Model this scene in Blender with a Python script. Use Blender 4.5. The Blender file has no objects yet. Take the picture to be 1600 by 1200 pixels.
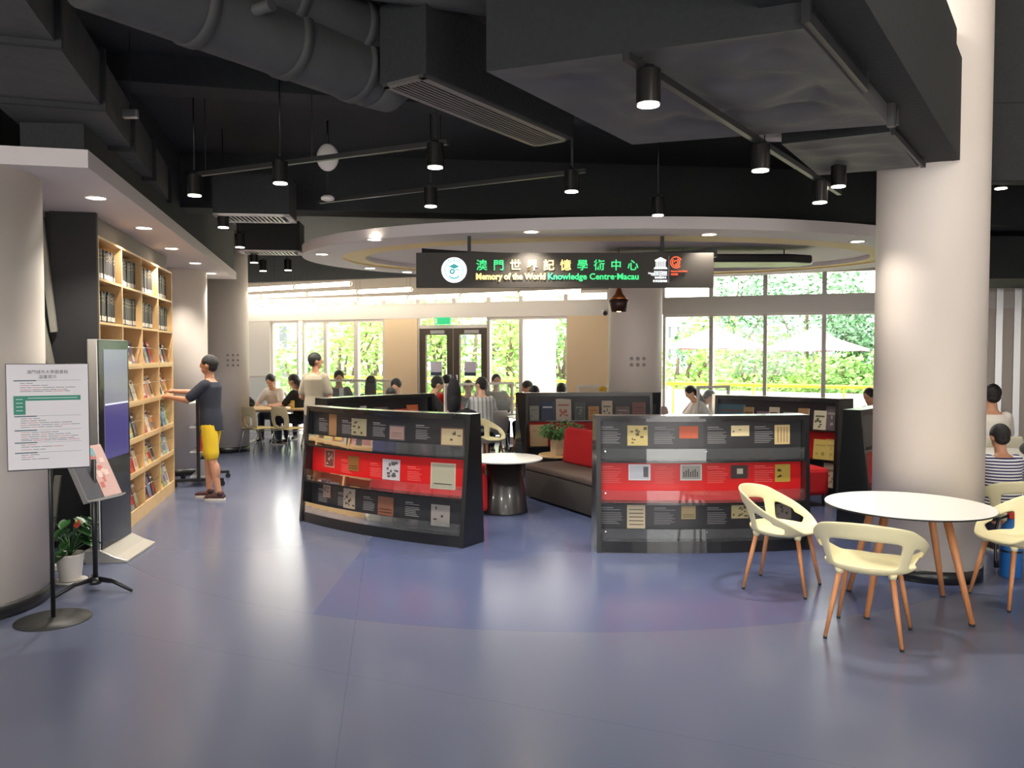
import bpy, math, random
from mathutils import Vector, Matrix
random.seed(7)
SC = bpy.context.scene
COL = SC.collection
# ---------------- camera ----------------
F, CH, TH = 1250.0, 1.75, math.atan(45 / 1250)
cd = bpy.data.cameras.new('camera'); cam = bpy.data.objects.new('camera', cd); COL.objects.link(cam)
cd.sensor_width = 36; cd.lens = 36 * F / 1600; cd.clip_end = 500; cd.clip_start = .05
cam.location = (0, 0, CH); cam.rotation_euler = (math.pi / 2 - TH, 0, 0)
SC.camera = cam
# ---------------- world, sun, exposure ----------------
SC.view_settings.view_transform = 'Standard'; SC.view_settings.look = 'None'
SC.view_settings.exposure = 0.55; SC.view_settings.gamma = 1; SC.view_settings.use_curve_mapping = False
w = bpy.data.worlds.new('sky'); SC.world = w; w.use_nodes = True
nt = w.node_tree; bg = nt.nodes['Background']
bg.inputs[0].default_value = (1.0, 0.965, 0.91, 1); bg.inputs[1].default_value = 5.0
sd = bpy.data.lights.new('sun', 'SUN'); sd.energy = 3; sd.angle = .03; sd.color = (1, .95, .86)
so = bpy.data.objects.new('sun', sd); COL.objects.link(so); so.rotation_euler = (math.radians(38), math.radians(28), 0)
SC.cycles.use_denoising = True
SC.cycles.max_bounces = 8; SC.cycles.diffuse_bounces = 5; SC.cycles.glossy_bounces = 4
SC.cycles.transparent_max_bounces = 16; SC.cycles.sample_clamp_indirect = 6
SC.cycles.caustics_reflective = False; SC.cycles.caustics_refractive = False

# ---------------- pixel to place ----------------
def ray(px, py):
    u, v = (px - 800) / F, (600 - py) / F
    return (u, math.cos(TH) + v * math.sin(TH), -math.sin(TH) + v * math.cos(TH))
def W(px, py, Y):
    d = ray(px, py); t = Y / d[1]; return Vector((d[0] * t, Y, CH + d[2] * t))
def HZ(px, py, z=0.0):
    d = ray(px, py); t = (z - CH) / d[2]; return Vector((d[0] * t, d[1] * t, z))

# ---------------- materials ----------------
def lin(c):
    return tuple((x / 255 / 12.92) if x / 255 <= .04045 else ((x / 255 + .055) / 1.055) ** 2.4 for x in c) + (1,)
MATS = {}
def mat(name, rgb, rough=.6, metal=0, bump=0, scale=40, var=.06, emit=None, es=1, coat=0, spec=.5):
    if name in MATS: return MATS[name]
    m = bpy.data.materials.new(name); m.use_nodes = True; t = m.node_tree; b = t.nodes['Principled BSDF']
    c = lin(rgb)
    b.inputs['Roughness'].default_value = rough; b.inputs['Metallic'].default_value = metal
    b.inputs['Specular IOR Level'].default_value = spec; b.inputs['Coat Weight'].default_value = coat
    tc = t.nodes.new('ShaderNodeTexCoord'); n = t.nodes.new('ShaderNodeTexNoise'); n.inputs['Scale'].default_value = scale
    n.inputs['Detail'].default_value = 3
    t.links.new(tc.outputs['Object'], n.inputs['Vector'])
    r = t.nodes.new('ShaderNodeMix'); r.data_type = 'RGBA'
    r.inputs[6].default_value = tuple(x * (1 - var) for x in c[:3]) + (1,)
    r.inputs[7].default_value = tuple(min(1, x * (1 + var)) for x in c[:3]) + (1,)
    t.links.new(n.outputs[0], r.inputs[0]); t.links.new(r.outputs[2], b.inputs['Base Color'])
    if bump:
        bp = t.nodes.new('ShaderNodeBump'); bp.inputs['Strength'].default_value = bump; bp.inputs['Distance'].default_value = .02
        t.links.new(n.outputs[0], bp.inputs['Height']); t.links.new(bp.outputs[0], b.inputs['Normal'])
    if emit:
        b.inputs['Emission Color'].default_value = lin(emit); b.inputs['Emission Strength'].default_value = es
    MATS[name] = m; return m
def glassmat(name, tint=(1, 1, 1), gloss=.5, rough=.0, dens=.0):
    if name in MATS: return MATS[name]
    m = bpy.data.materials.new(name); m.use_nodes = True; t = m.node_tree; t.nodes.remove(t.nodes['Principled BSDF'])
    out = t.nodes['Material Output']
    tr = t.nodes.new('ShaderNodeBsdfTransparent'); tr.inputs[0].default_value = (*tint, 1)
    g = t.nodes.new('ShaderNodeBsdfGlossy'); g.inputs['Roughness'].default_value = rough; g.inputs[0].default_value = (1, 1, 1, 1)
    df = t.nodes.new('ShaderNodeBsdfDiffuse'); df.inputs[0].default_value = (*tint, 1)
    m1 = t.nodes.new('ShaderNodeMixShader'); m1.inputs[0].default_value = dens
    fr = t.nodes.new('ShaderNodeFresnel'); fr.inputs[0].default_value = 1.45
    mu = t.nodes.new('ShaderNodeMath'); mu.operation = 'MULTIPLY'; mu.inputs[1].default_value = gloss
    m2 = t.nodes.new('ShaderNodeMixShader')
    L = t.links.new
    L(tr.outputs[0], m1.inputs[1]); L(df.outputs[0], m1.inputs[2]); L(fr.outputs[0], mu.inputs[0]); L(mu.outputs[0], m2.inputs[0])
    L(m1.outputs[0], m2.inputs[1]); L(g.outputs[0], m2.inputs[2]); L(m2.outputs[0], out.inputs[0])
    MATS[name] = m; return m
def C(rgb, rough=.6, **k):
    return mat('paint_%02x%02x%02x_%d' % (*rgb, int(rough * 100)), rgb, rough, **k)

# ---------------- mesh builder ----------------
class MB:
    def __init__(s): s.v = []; s.f = []; s.m = []; s.sm = []
    def add(s, vs, fs, mi=0, smooth=False, M=None):
        n = len(s.v)
        for v in vs:
            v = Vector(v); s.v.append(tuple(M @ v) if M else tuple(v))
        for f in fs: s.f.append([n + i for i in f]); s.m.append(mi); s.sm.append(smooth)
        return s
    def box(s, x0, x1, y0, y1, z0, z1, mi=0, M=None):
        vs = [(x, y, z) for z in (z0, z1) for y in (y0, y1) for x in (x0, x1)]
        return s.add(vs, [(0, 2, 3, 1), (4, 5, 7, 6), (0, 1, 5, 4), (2, 6, 7, 3), (0, 4, 6, 2), (1, 3, 7, 5)], mi, False, M)
    def bar(s, p0, p1, w, h, mi=0, up=(0, 0, 1)):
        p0, p1 = Vector(p0), Vector(p1); d = (p1 - p0); L = d.length; d.normalize(); up = Vector(up)
        if abs(d.dot(up)) > .98: up = Vector((0, 1, 0))
        x = d.cross(up).normalized(); z = x.cross(d)
        M = Matrix((x, d, z)).transposed().to_4x4(); M.translation = p0
        return s.box(-w / 2, w / 2, 0, L, -h / 2, h / 2, mi, M)
    def tube(s, pts, rad, seg=10, mi=0, cap=True, sx=1, sy=1, up=None, smooth=True, M=None):
        pts = [Vector(p) for p in pts]; n = len(pts)
        if not hasattr(rad, '__len__'): rad = [rad] * n
        vs = []; prev = None
        for i, p in enumerate(pts):
            a = pts[max(i - 1, 0)]; b = pts[min(i + 1, n - 1)]; d = (b - a)
            d = d.normalized() if d.length > 1e-9 else Vector((0, 0, 1))
            if prev is None:
                u = Vector(up) if up else (Vector((0, 0, 1)) if abs(d.z) < .9 else Vector((1, 0, 0)))
            else: u = prev
            x = (u - d * u.dot(d)).normalized(); prev = x; y = d.cross(x)
            for k in range(seg):
                t = 2 * math.pi * k / seg
                vs.append(p + (x * math.cos(t) * sx + y * math.sin(t) * sy) * rad[i])
        fs = [(i * seg + k, i * seg + (k + 1) % seg, (i + 1) * seg + (k + 1) % seg, (i + 1) * seg + k) for i in range(n - 1) for k in range(seg)]
        s.add(vs, fs, mi, smooth, M)
        if cap:
            b = len(s.v)
            s.f.append([b - seg * n + k for k in reversed(range(seg))]); s.m.append(mi); s.sm.append(False)
            s.f.append([b - seg + k for k in range(seg)]); s.m.append(mi); s.sm.append(False)
        return s
    def lathe(s, prof, seg=32, mi=0, c=(0, 0, 0), sx=1, sy=1, cap=True, smooth=True):
        vs = [(c[0] + r * sx * math.cos(2 * math.pi * k / seg), c[1] + r * sy * math.sin(2 * math.pi * k / seg), c[2] + z) for r, z in prof for k in range(seg)]
        n = len(prof)
        fs = [(i * seg + k, i * seg + (k + 1) % seg, (i + 1) * seg + (k + 1) % seg, (i + 1) * seg + k) for i in range(n - 1) for k in range(seg)]
        s.add(vs, fs, mi, smooth)
        if cap:
            b = len(s.v)
            s.f.append([b - seg * n + k for k in reversed(range(seg))]); s.m.append(mi); s.sm.append(False)
            s.f.append([b - seg + k for k in range(seg)]); s.m.append(mi); s.sm.append(False)
        return s
    def prism(s, poly, z0, z1, mi=0, M=None):
        n = len(poly)
        vs = [(x, y, z0) for x, y in poly] + [(x, y, z1) for x, y in poly]
        fs = [tuple(reversed(range(n))), tuple(range(n, 2 * n))] + [(i, (i + 1) % n, n + (i + 1) % n, n + i) for i in range(n)]
        return s.add(vs, fs, mi, False, M)
    def ell(s, c, r, seg=16, rings=10, mi=0, M=None):
        vs = [(c[0], c[1], c[2] - r[2])]
        for i in range(1, rings):
            a = -math.pi / 2 + math.pi * i / rings
            for k in range(seg):
                t = 2 * math.pi * k / seg
                vs.append((c[0] + r[0] * math.cos(a) * math.cos(t), c[1] + r[1] * math.cos(a) * math.sin(t), c[2] + r[2] * math.sin(a)))
        vs.append((c[0], c[1], c[2] + r[2])); T = len(vs) - 1
        fs = [(0, 1 + (k + 1) % seg, 1 + k) for k in range(seg)]
        for i in range(rings - 2):
            for k in range(seg):
                fs.append((1 + i * seg + k, 1 + i * seg + (k + 1) % seg, 1 + (i + 1) * seg + (k + 1) % seg, 1 + (i + 1) * seg + k))
        b = 1 + (rings - 2) * seg
        fs += [(b + k, b + (k + 1) % seg, T) for k in range(seg)]
        return s.add(vs, fs, mi, True, M)
    def quad(s, a, b, c, d, mi=0): return s.add([a, b, c, d], [(0, 1, 2, 3)], mi)
    def mesh(s, name, mats):
        me = bpy.data.meshes.new(name); me.from_pydata(s.v, [], s.f)
        for m in (mats if isinstance(mats, (list, tuple)) else [mats]): me.materials.append(m)
        me.polygons.foreach_set('material_index', s.m); me.polygons.foreach_set('use_smooth', s.sm); me.update()
        return me
    def build(s, name, mats, parent=None, bevel=0, sub=0, solid=0, **tags):
        o = bpy.data.objects.new(name, s.mesh(name, mats)); COL.objects.link(o)
        if parent: o.parent = parent
        if solid: q = o.modifiers.new('solid', 'SOLIDIFY'); q.thickness = solid; q.offset = 0
        if bevel: q = o.modifiers.new('bevel', 'BEVEL'); q.width = bevel; q.segments = 2; q.limit_method = 'ANGLE'
        if sub: q = o.modifiers.new('sub', 'SUBSURF'); q.levels = sub; q.render_levels = sub
        if not parent and s.v:
            xs, ys, zs = zip(*s.v); c = Vector(((min(xs) + max(xs)) / 2, (min(ys) + max(ys)) / 2, min(zs)))
            o.data.transform(Matrix.Translation(-c)); o.location = c
        for k, v in tags.items(): o[k] = v
        return o
def tag(o, label=None, cat=None, group=None, kind=None):
    if label: o['label'] = label
    if cat: o['category'] = cat
    if group: o['group'] = group
    if kind: o['kind'] = kind
    return o
def empty(name, loc=(0, 0, 0), rz=0, **t):
    o = bpy.data.objects.new(name, None); COL.objects.link(o); o.location = loc; o.rotation_euler = (0, 0, rz); o.empty_display_size = .1
    tag(o, **t); return o
def copy_tree(o, parent=None):
    c = o.copy(); COL.objects.link(c)
    if parent: c.parent = parent
    for ch in list(o.children): copy_tree(ch, c)
    return c
def structure(o): o['kind'] = 'structure'; return o
def text(parent, name, body, size, M, m, ext=.002, bold=0, align='CENTER'):
    cu = bpy.data.curves.new('t', 'FONT'); cu.body = body; cu.size = size; cu.extrude = ext; cu.offset = bold; cu.align_x = align; cu.align_y = 'CENTER'; cu.resolution_u = 3
    t = bpy.data.objects.new('t', cu); COL.objects.link(t); bpy.context.view_layer.update()
    me = bpy.data.meshes.new_from_object(t.evaluated_get(bpy.context.evaluated_depsgraph_get()))
    bpy.data.objects.remove(t); bpy.data.curves.remove(cu); me.transform(M); me.name = name
    me.materials.clear(); me.materials.append(m)
    o = bpy.data.objects.new(name, me); COL.objects.link(o); o.parent = parent; return o
def bake(o):
    bpy.context.view_layer.update()
    me = bpy.data.meshes.new_from_object(o.evaluated_get(bpy.context.evaluated_depsgraph_get()))
    o.modifiers.clear(); o.data = me; return o

# shared finishes
m_white = mat('white_paint', (226, 218, 210), .55, bump=.02, scale=120, var=.015)
m_pillar = mat('pillar_paint', (230, 219, 209), .5, bump=.03, scale=90, var=.02)
m_soffit = mat('soffit_paint', (218, 208, 206), .6, var=.02)
m_black = mat('ceiling_black', (42, 44, 45), .85, bump=.35, scale=35, var=.25)
m_duct = mat('duct_black', (68, 68, 68), .7, bump=.5, scale=7, var=.25)
m_satin = mat('satin_black', (26, 27, 29), .32, var=.2)
m_gloss = mat('gloss_black', (22, 23, 26), .1, var=.1, coat=.6)
m_wood = mat('beech_wood', (226, 188, 132), .45, scale=9, var=.1)
m_leg = mat('beech_leg', (196, 132, 86), .45, scale=12, var=.15)
m_cream = mat('cream_plastic', (226, 217, 176), .35, var=.02)
m_alu = mat('aluminium', (190, 190, 190), .35, metal=.85, var=.04)
m_chrome = mat('chrome', (205, 205, 208), .18, metal=1, var=.02)
m_red = mat('red_laminate', (206, 32, 34), .3, var=.05)
m_redf = mat('red_fabric', (200, 28, 34), .85, bump=.2, scale=160, var=.1)
m_brownf = mat('brown_fabric', (92, 76, 68), .85, bump=.2, scale=160, var=.12)
m_top = mat('white_laminate', (235, 232, 226), .3, var=.01)
m_lens = mat('lamp_lens', (255, 250, 240), .4, emit=(255, 246, 228), es=14)
m_tube = mat('lit_tube', (255, 248, 235), .4, emit=(255, 243, 222), es=8)
m_glass = glassmat('window_glass', (.97, .99, .98), .5)
m_acryl = glassmat('clear_acrylic', (.93, .95, .96), .8, .03, .02)
m_green = mat('leaf_green', (58, 104, 52), .5, var=.35, scale=20)
# ================= SETTING =================
# floor: blue vinyl with curved darker zones and thin seams
fm = bpy.data.materials.new('vinyl_floor'); fm.use_nodes = True; t = fm.node_tree; b = t.nodes['Principled BSDF']
L = t.links.new
def nd(ty, **k):
    n = t.nodes.new(ty)
    for a, v in k.items(): setattr(n, a, v)
    return n
tc = nd('ShaderNodeTexCoord'); sep = nd('ShaderNodeSeparateXYZ'); L(tc.outputs['Object'], sep.inputs[0])
def mth(op, a, bb=None, cc=None):
    n = nd('ShaderNodeMath', operation=op)
    for i, x in enumerate((a, bb, cc)):
        if x is None: continue
        if hasattr(x, 'links'): L(x, n.inputs[i])
        else: n.inputs[i].default_value = x
    return n.outputs[0]
def dist(cx, cy):
    return mth('SQRT', mth('ADD', mth('POWER', mth('SUBTRACT', sep.outputs[0], cx), 2), mth('POWER', mth('SUBTRACT', sep.outputs[1], cy), 2)))
d1 = dist(.5, 10.0)
ns = nd('ShaderNodeTexNoise'); ns.inputs['Scale'].default_value = .7; ns.inputs['Detail'].default_value = 0
L(tc.outputs['Object'], ns.inputs['Vector'])
def mixc(f, a, bb):
    n = nd('ShaderNodeMix', data_type='RGBA')
    L(f, n.inputs[0])
    for i, x in ((6, a), (7, bb)):
        if hasattr(x, 'links'): L(x, n.inputs[i])
        else: n.inputs[i].default_value = x
    return n.outputs[2]
base = mixc(ns.outputs[0], lin((86, 93, 118)), lin((98, 103, 124)))
ring = mth('LESS_THAN', d1, 5.0)
lefty = mth('LESS_THAN', sep.outputs[0], -1.35)
base = mixc(mth('MULTIPLY', ring, mth('SUBTRACT', 1.0, lefty)), base, mixc(ns.outputs[0], lin((76, 86, 120)), lin((86, 94, 126))))
seam = mth('LESS_THAN', mth('ABSOLUTE', mth('SUBTRACT', d1, 5.0)), .004)
seam2 = mth('LESS_THAN', mth('ABSOLUTE', mth('SUBTRACT', mth('ADD', sep.outputs[0], mth('MULTIPLY', sep.outputs[1], .15)), -.25)), .003)
seam3 = mth('LESS_THAN', mth('ABSOLUTE', mth('SUBTRACT', mth('ADD', sep.outputs[1], mth('MULTIPLY', sep.outputs[0], .42)), 3.95)), .003)
base = mixc(mth('MULTIPLY', mth('MAXIMUM', seam, mth("MAXIMUM", seam2, seam3)), .25), base, lin((40, 44, 66)))
L(base, b.inputs['Base Color'])
b.inputs['Roughness'].default_value = .24
b.inputs['Coat Weight'].default_value = .15; b.inputs['Coat Roughness'].default_value = .15

def WY(X): return 16.0 - .36 * X           # the glazed back wall line
FX0, FX1 = -8.5, 10.5
mb = MB(); mb.prism([(FX0, -4), (FX1, -4), (FX1, WY(FX1) + .1), (FX0, WY(FX0) + .1)], -.1, 0)
o = structure(mb.build('floor', fm)); o.data.transform(Matrix.Translation(o.location)); o.location = (0, 0, 0)
CZ = 3.95
m_beige = mat('beige_wall', (240, 212, 174), .7, var=.02)
m_lwall = mat('light_wall', (214, 206, 196), .7, var=.02)
structure(MB().prism([(FX0, -4), (-3.75, -4), (3.27, 5.97), (2.8, 7.05), (FX1, 7.05), (FX1, WY(FX1) + .1), (FX0, WY(FX0) + .1)], CZ, CZ + .2).build('ceiling', m_black))
# unseen solid roof over the double height void, closed to limit daylight
mb = MB(); mb.box(-3.6, FX1, -4.1, -3.9, 8, 8.2); mb.box(-3.6, FX1, 8.7, 9.1, 8, 8.2)
for i in range(8): mb.box(-3.6 + i * 2, -3.5 + i * 2, -3.9, 8.7, 8, 8.15)
o = structure(mb.build('window_50', m_white)); sk_ = MB().box(-3.5, FX1, -3.9, 8.7, 8.05, 8.07).build('roof_panel', m_lwall); bpy.context.view_layer.update(); sk_.parent = o; sk_.matrix_parent_inverse = o.matrix_world.inverted()
# left wall with a tall window strip between the pillars
mb = MB(); mb.box(FX0 - .1, FX0, -4, 15.9, 0, CZ); mb.box(FX0 - .1, FX0, 15.9, 17.3, 0, .6); mb.box(FX0 - .1, FX0, 17.3, WY(FX0), 0, CZ); mb.box(FX0 - .1, FX0, 15.9, 17.3, 2.6, CZ)
structure(mb.build('wall_left', m_lwall))
mb = MB(); mb.box(FX1, FX1 + .1, -4, WY(FX1), 0, CZ); mb.box(FX1, FX1 + .1, -4, 8.9, CZ, 8); structure(mb.build('wall_right', m_lwall))
# front wall behind the camera: unglazed openings added and sized for fill light
mb = MB(); mb.box(FX0, -7, -4.1, -4, 0, CZ); mb.box(-1.2, 2.2, -4.1, -4, 0, CZ); mb.box(5.5, FX1, -4.1, -4, 0, CZ); mb.box(-7, -1.2, -4.1, -4, 3.0, CZ); mb.box(2.2, 5.5, -4.1, -4, 2.6, CZ); mb.box(-3.6, FX1, -4.1, -4, 6.5, 8); mb.box(4, FX1, -4.1, -4, CZ, 6.5)
structure(mb.build('wall_front', m_lwall))

# ---- glazed back wall ----
def wx(px):   # X on the back wall line seen at this pixel column
    k = (px - 800) / F
    return 16.0 * k / (1 + .36 * k)
ang = math.atan(-.36); cw = math.cos(ang)
def wframe(mb, X0, X1, z0, z1, d0=-.06, d1=.06, mi=0):
    # a box on the wall line between two X positions
    M = Matrix.Translation((X0, WY(X0), 0)) @ Matrix.Rotation(ang, 4, 'Z')
    mb.box(0, (X1 - X0) / cw, d0, d1, z0, z1, mi, M)
TB0, TB1 = 2.51, 2.78      # transom band
WT = 3.25
mb = MB(); wframe(mb, FX0, FX1, TB0, TB1, -.1, .1); structure(mb.build('trim_1', m_white))
mb = MB(); wframe(mb, FX0, wx(955), 3.0, 3.36, -.12, .12); wframe(mb, wx(955), FX1, WT, 3.36, -.12, .12); structure(mb.build('wall_back', mat('grey_upper_wall', (150, 140, 130), .8))); mb = MB(); wframe(mb, FX0, FX1, 3.36, CZ, -.3, .12); structure(mb.build('ceiling_beam_back', m_black))
mb = MB()
for a, c in ((316, 426), (604, 655), (888, 960)):
    wframe(mb, wx(a) if a > 316 else FX0, wx(c), 0, TB0, -.09, .09, 0 if a > 400 else 1)
structure(mb.build('wall_back_panels', [m_beige, m_lwall]))
mb = MB(); wframe(mb, wx(1540), FX1, 0, WT, -.09, .09); structure(mb.build('wall_back_side', mat('pale_panel', (206, 192, 178), .45, var=.02)))
mb = MB()
for a in (1552, 1580, 1640, 1720): wframe(mb, wx(a), wx(a) + .09, 0, 3.1, -.13, -.09)
wframe(mb, wx(1545), FX1, 3.05, 3.15, -.13, -.09)
structure(mb.build('trim_2', m_alu))
bays = [(426, 466), (478, 508), (513, 555), (561, 600), (766, 812), (818, 886), (1040, 1108), (1114, 1192), (1198, 1283), (1290, 1390), (1400, 1540)]
for i, (a, c) in enumerate(bays):
    X0, X1 = wx(a), wx(c); fr = MB(); t_ = .045
    wframe(fr, X0 - t_, X0, 0, TB0); wframe(fr, X1, X1 + t_, 0, TB0)
    wframe(fr, X0, X1, 0, .12); wframe(fr, X0, X1, TB0 - .05, TB0)
    o = structure(fr.build('window_%d' % (i + 1), m_white))
    g = MB(); wframe(g, X0, X1, .12, TB0 - .05, -.006, .006); g.build('glass_pane', m_glass, None)
# parent panes to their windows
panes = [o for o in COL.objects if o.name.startswith('glass_pane')]
for i, p in enumerate(panes):
    wdw = COL.objects['window_%d' % (i + 1)]; bpy.context.view_layer.update()
    p.parent = wdw; p.matrix_parent_inverse = Matrix.Translation(-wdw.location)
# clerestory above the band
edges = [392, 426, 470, 512, 557, 602, 655, 711, 765, 815, 885, 952, 1036, 1111, 1195, 1287, 1395, 1540]
for i in range(len(edges) - 1):
    X0, X1 = wx(edges[i]), wx(edges[i + 1]); fr = MB(); WT = 3.0 if edges[i] < 950 else 3.25
    wframe(fr, X0 - .04, X0 + .03, TB1, WT); wframe(fr, X0 + .03, X1 - .04, TB1, TB1 + .04); wframe(fr, X0 + .03, X1 - .04, WT - .05, WT)
    o = structure(fr.build('window_%d' % (i + 20), m_white))
    g = MB(); wframe(g, X0 + .03, X1 - .04, TB1 + .04, WT - .05, -.006, .006); p = g.build('glass_pane', m_glass)
    bpy.context.view_layer.update(); p.parent = o; p.matrix_parent_inverse = Matrix.Translation(-o.location)
mb = MB(); wframe(mb, FX0, wx(392), TB1, 3.0); structure(mb.build('wall_back_corner', m_lwall))
# double glazed door under a fixed pane
DX0, DX1 = wx(657), wx(763); DT = 2.3
m_bronze = mat('bronze_frame', (86, 76, 68), .4, metal=.4)
fr = MB(); wframe(fr, DX0, DX1, DT, DT + .07); wframe(fr, DX0 - .05, DX0, 0, TB0); wframe(fr, DX1, DX1 + .05, 0, TB0); dr = structure(fr.build('door_1', m_white))
bpy.context.view_layer.update()
def kid(mb, name, m, par, **k):
    o = mb.build(name, m, **k); bpy.context.view_layer.update(); o.parent = par; o.matrix_parent_inverse = par.matrix_world.inverted(); return o
g = MB(); wframe(g, DX0, DX1, DT + .07, TB0, -.006, .006); kid(g, 'transom_pane', m_glass, dr)
mid = (DX0 + DX1) / 2
for a, c in ((DX0 + .01, mid - .01), (mid + .01, DX1 - .01)):
    fr = MB(); wd = .12
    wframe(fr, a, a + wd, 0, DT, -.04, .04); wframe(fr, c - wd, c, 0, DT, -.04, .04); wframe(fr, a + wd, c - wd, DT - .13, DT, -.04, .04); wframe(fr, a + wd, c - wd, 0, .2, -.04, .04)
    lf = kid(fr, 'door_leaf', m_bronze, dr)
    g = MB(); wframe(g, a + wd, c - wd, .2, DT - .13, -.006, .006); kid(g, 'glass_pane', m_glass, lf)
    cl = MB(); wframe(cl, a + .25, a + .55, DT - .11, DT - .04, -.1, -.04); kid(cl, 'door_closer', m_alu, lf)
    pb = MB(); mx = (a + c) / 2 - .02; wframe(pb, mx - .11, mx + .13, 1.33, 1.62, -.016, -.008, 0); wframe(pb, mx - .11, mx + .13, 1.33, 1.4, -.019, -.016, 1)
    kid(pb, 'paper_notice', [C((214, 210, 226)), C((60, 66, 100))], lf)
    hb = MB(); xx = c - .06 if a < mid - .3 else a + .06
    p = Vector((xx, WY(xx) - .09, 1.0)); hb.tube([p, p + Vector((0, 0, .35))], .015, 8); kid(hb, 'handle', m_alu, lf)
# exit sign on the transom
es = MB(); X0 = wx(683); wframe(es, X0, X0 + .33, 2.33 + .05, 2.33 + .19, -.13, -.07)
es = es.build('exit_sign', mat('exit_green', (18, 132, 84), .4, emit=(30, 170, 110), es=.9))
tag(es, 'small green exit sign mounted above the glazed double door', 'sign')
run = MB(); wframe(run, X0 + .015, X0 + .06, 2.4, 2.5, -.134, -.13); kid(run, 'pictogram', C((235, 245, 238)), es)
bpy.context.view_layer.update()
text(es, 'lettering', 'EXIT', .085, es.matrix_world.inverted() @ Matrix.Translation((X0 + .2, WY(X0 + .2) - .137, 2.45)) @ Matrix.Rotation(ang, 4, 'Z') @ Matrix.Rotation(math.pi / 2, 4, 'X'), C((235, 245, 238)), .001)

# ---- pillars ----
def pillar(name, x, y, r, h=CZ):
    o = MB().lathe([(r, .1), (r, h)], 64, c=(x, y, 0)).build(name, m_pillar); structure(o)
    q = MB().lathe([(r + .004, 0), (r + .004, .1)], 64, c=(x, y, 0)).build('plinth', m_satin); bpy.context.view_layer.update()
    q.parent = o; q.matrix_parent_inverse = Matrix.Translation(-o.location); return o
pillar('pillar', -3.91, 5.52, .6, 3.02)
pillar('pillar', 3.35, 6.43, .405, 7.0)
pillar('pillar', 1.86, 12.1, .40)
pillar('pillar', -4.97, 11.9, .42)
pillar('pillar', -5.2, 14.6, .38)
# beige wall of the double height void above the beam
structure(MB().box(2.2, 4.12, 7.06, 7.2, CZ - .3, 8).build('wall_void', m_white))
g = MB().prism([(0, .6), (.16, 0), (.16, 1.3), (0, 1.3)], 0, .02).build('trim_3', glassmat('green_edge_glass', (.75, .85, .78), 1))
g.rotation_euler = (math.pi / 2, 0, math.radians(-20)); g.location = W(1508, 52, 6.7) + Vector((0, 0, 0)); structure(g)
# ceiling over the right bay stays lower and black
e = Vector((.576, .817, 0)); ep = Vector((.817, -.576, 0))   # direction of the beams and ducts / across
DZ = 3.15
# ---- white soffit over the shelving ----
d = Vector((-.2136, .9769, 0)); dn = Vector((-.9769, -.2136, 0))
c0 = Vector((-2.83, 5.39, 0)); c1 = c0 + d * 8.05
poly = [c0, c1, c1 + dn * 4.5, c0 + dn * 6]
poly = [(p.x, p.y) for p in poly]
# keep within the left wall
poly[2] = (FX0, c1.y + (FX0 - c1.x) / dn.x * dn.y); poly[3] = (FX0, c0.y + (FX0 - c0.x) / dn.x * dn.y)
sof = structure(MB().prism(poly, 3.0, 3.12).build('ceiling_soffit', m_soffit))
structure(MB().prism([(c0.x - .04, c0.y + .03), (c1.x - .02, c1.y - .05), (c1.x - .4, c1.y - .1), (c0.x - .45, c0.y)], 3.12, CZ).build('ceiling_soffit_upstand', m_black))

def light_below(o, loc, e_, ang_=120, blend=.6, r=.05, col=(1, .93, .82)):
    l = bpy.data.lights.new('bulb', 'SPOT'); l.energy = e_; l.spot_size = math.radians(ang_); l.spot_blend = blend; l.shadow_soft_size = r; l.color = col
    lo = bpy.data.objects.new('bulb', l); COL.objects.link(lo); lo.parent = o; lo.location = loc; return lo
def downlight(px, py, z, label, energy=75):
    p = HZ(px, py, z) if False else None
    dd = ray(px, py); t_ = (z - CH) / dd[2]; x, y = dd[0] * t_, dd[1] * t_
    o = empty('downlight', (x, y, z), 0, label=label, cat='ceiling light')
    MB().lathe([(.068, 0), (.072, -.006), (.095, -.008), (.098, -.001)], 24, cap=False).build('trim_ring', m_white, o)
    MB().lathe([(.0005, -.003), (.068, -.004)], 24, cap=False).build('lens', m_lens, o)
    light_below(o, (0, 0, -.03), energy); return o
for px, py, lb in ((150, 309, 'round recessed downlight in the white soffit, first above the tall dark panel'), (225, 356, 'round recessed downlight in the white soffit over the bookcase, second from the front corner'),
                   (268, 388, 'round recessed downlight in the middle of the white soffit row, third along'), (305, 411, 'round recessed downlight fourth along the white soffit beside the light pillar'), (330, 427, 'round recessed downlight at the far end of the white soffit')):
    downlight(px, py, 2.999, lb)

# ---- oval canopy with cream ring ----
cx, cy = 1.35, 10.55
def ering(mb, a0, b0, a1, b1, z, z2=None, n=96):
    # elliptical ring between semi-axes (a0, b0) and (a1, b1)
    z2 = z if z2 is None else z2; vs = []
    for k in range(n):
        t_ = 2 * math.pi * k / n; c_, s_ = math.cos(t_), math.sin(t_); vs += [(cx + a0 * c_, cy + b0 * s_, z), (cx + a1 * c_, cy + b1 * s_, z2)]
    return mb.add(vs, [(2 * k, 2 * k + 1, (2 * k + 3) % (2 * n), (2 * k + 2) % (2 * n)) for k in range(n)])
m_cove = mat('cream_cove', (238, 214, 150), .6, var=.02)
mb = MB(); ering(mb, 4.05, 2.6, 3.55, 2.12, 3.0); ering(mb, 4.05, 2.6, 4.05, 2.6, 3.0, 3.12); ering(mb, 4.05, 2.6, .1, .1, 3.12, 3.12); structure(mb.build('ceiling_oval', m_soffit))
mb = MB(); ering(mb, 3.55, 2.12, 3.55, 2.12, 3.0, 3.02); ering(mb, 3.55, 2.12, 3.26, 1.74, 3.02, 3.0); structure(mb.build('ceiling_cove', m_cove))
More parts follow.
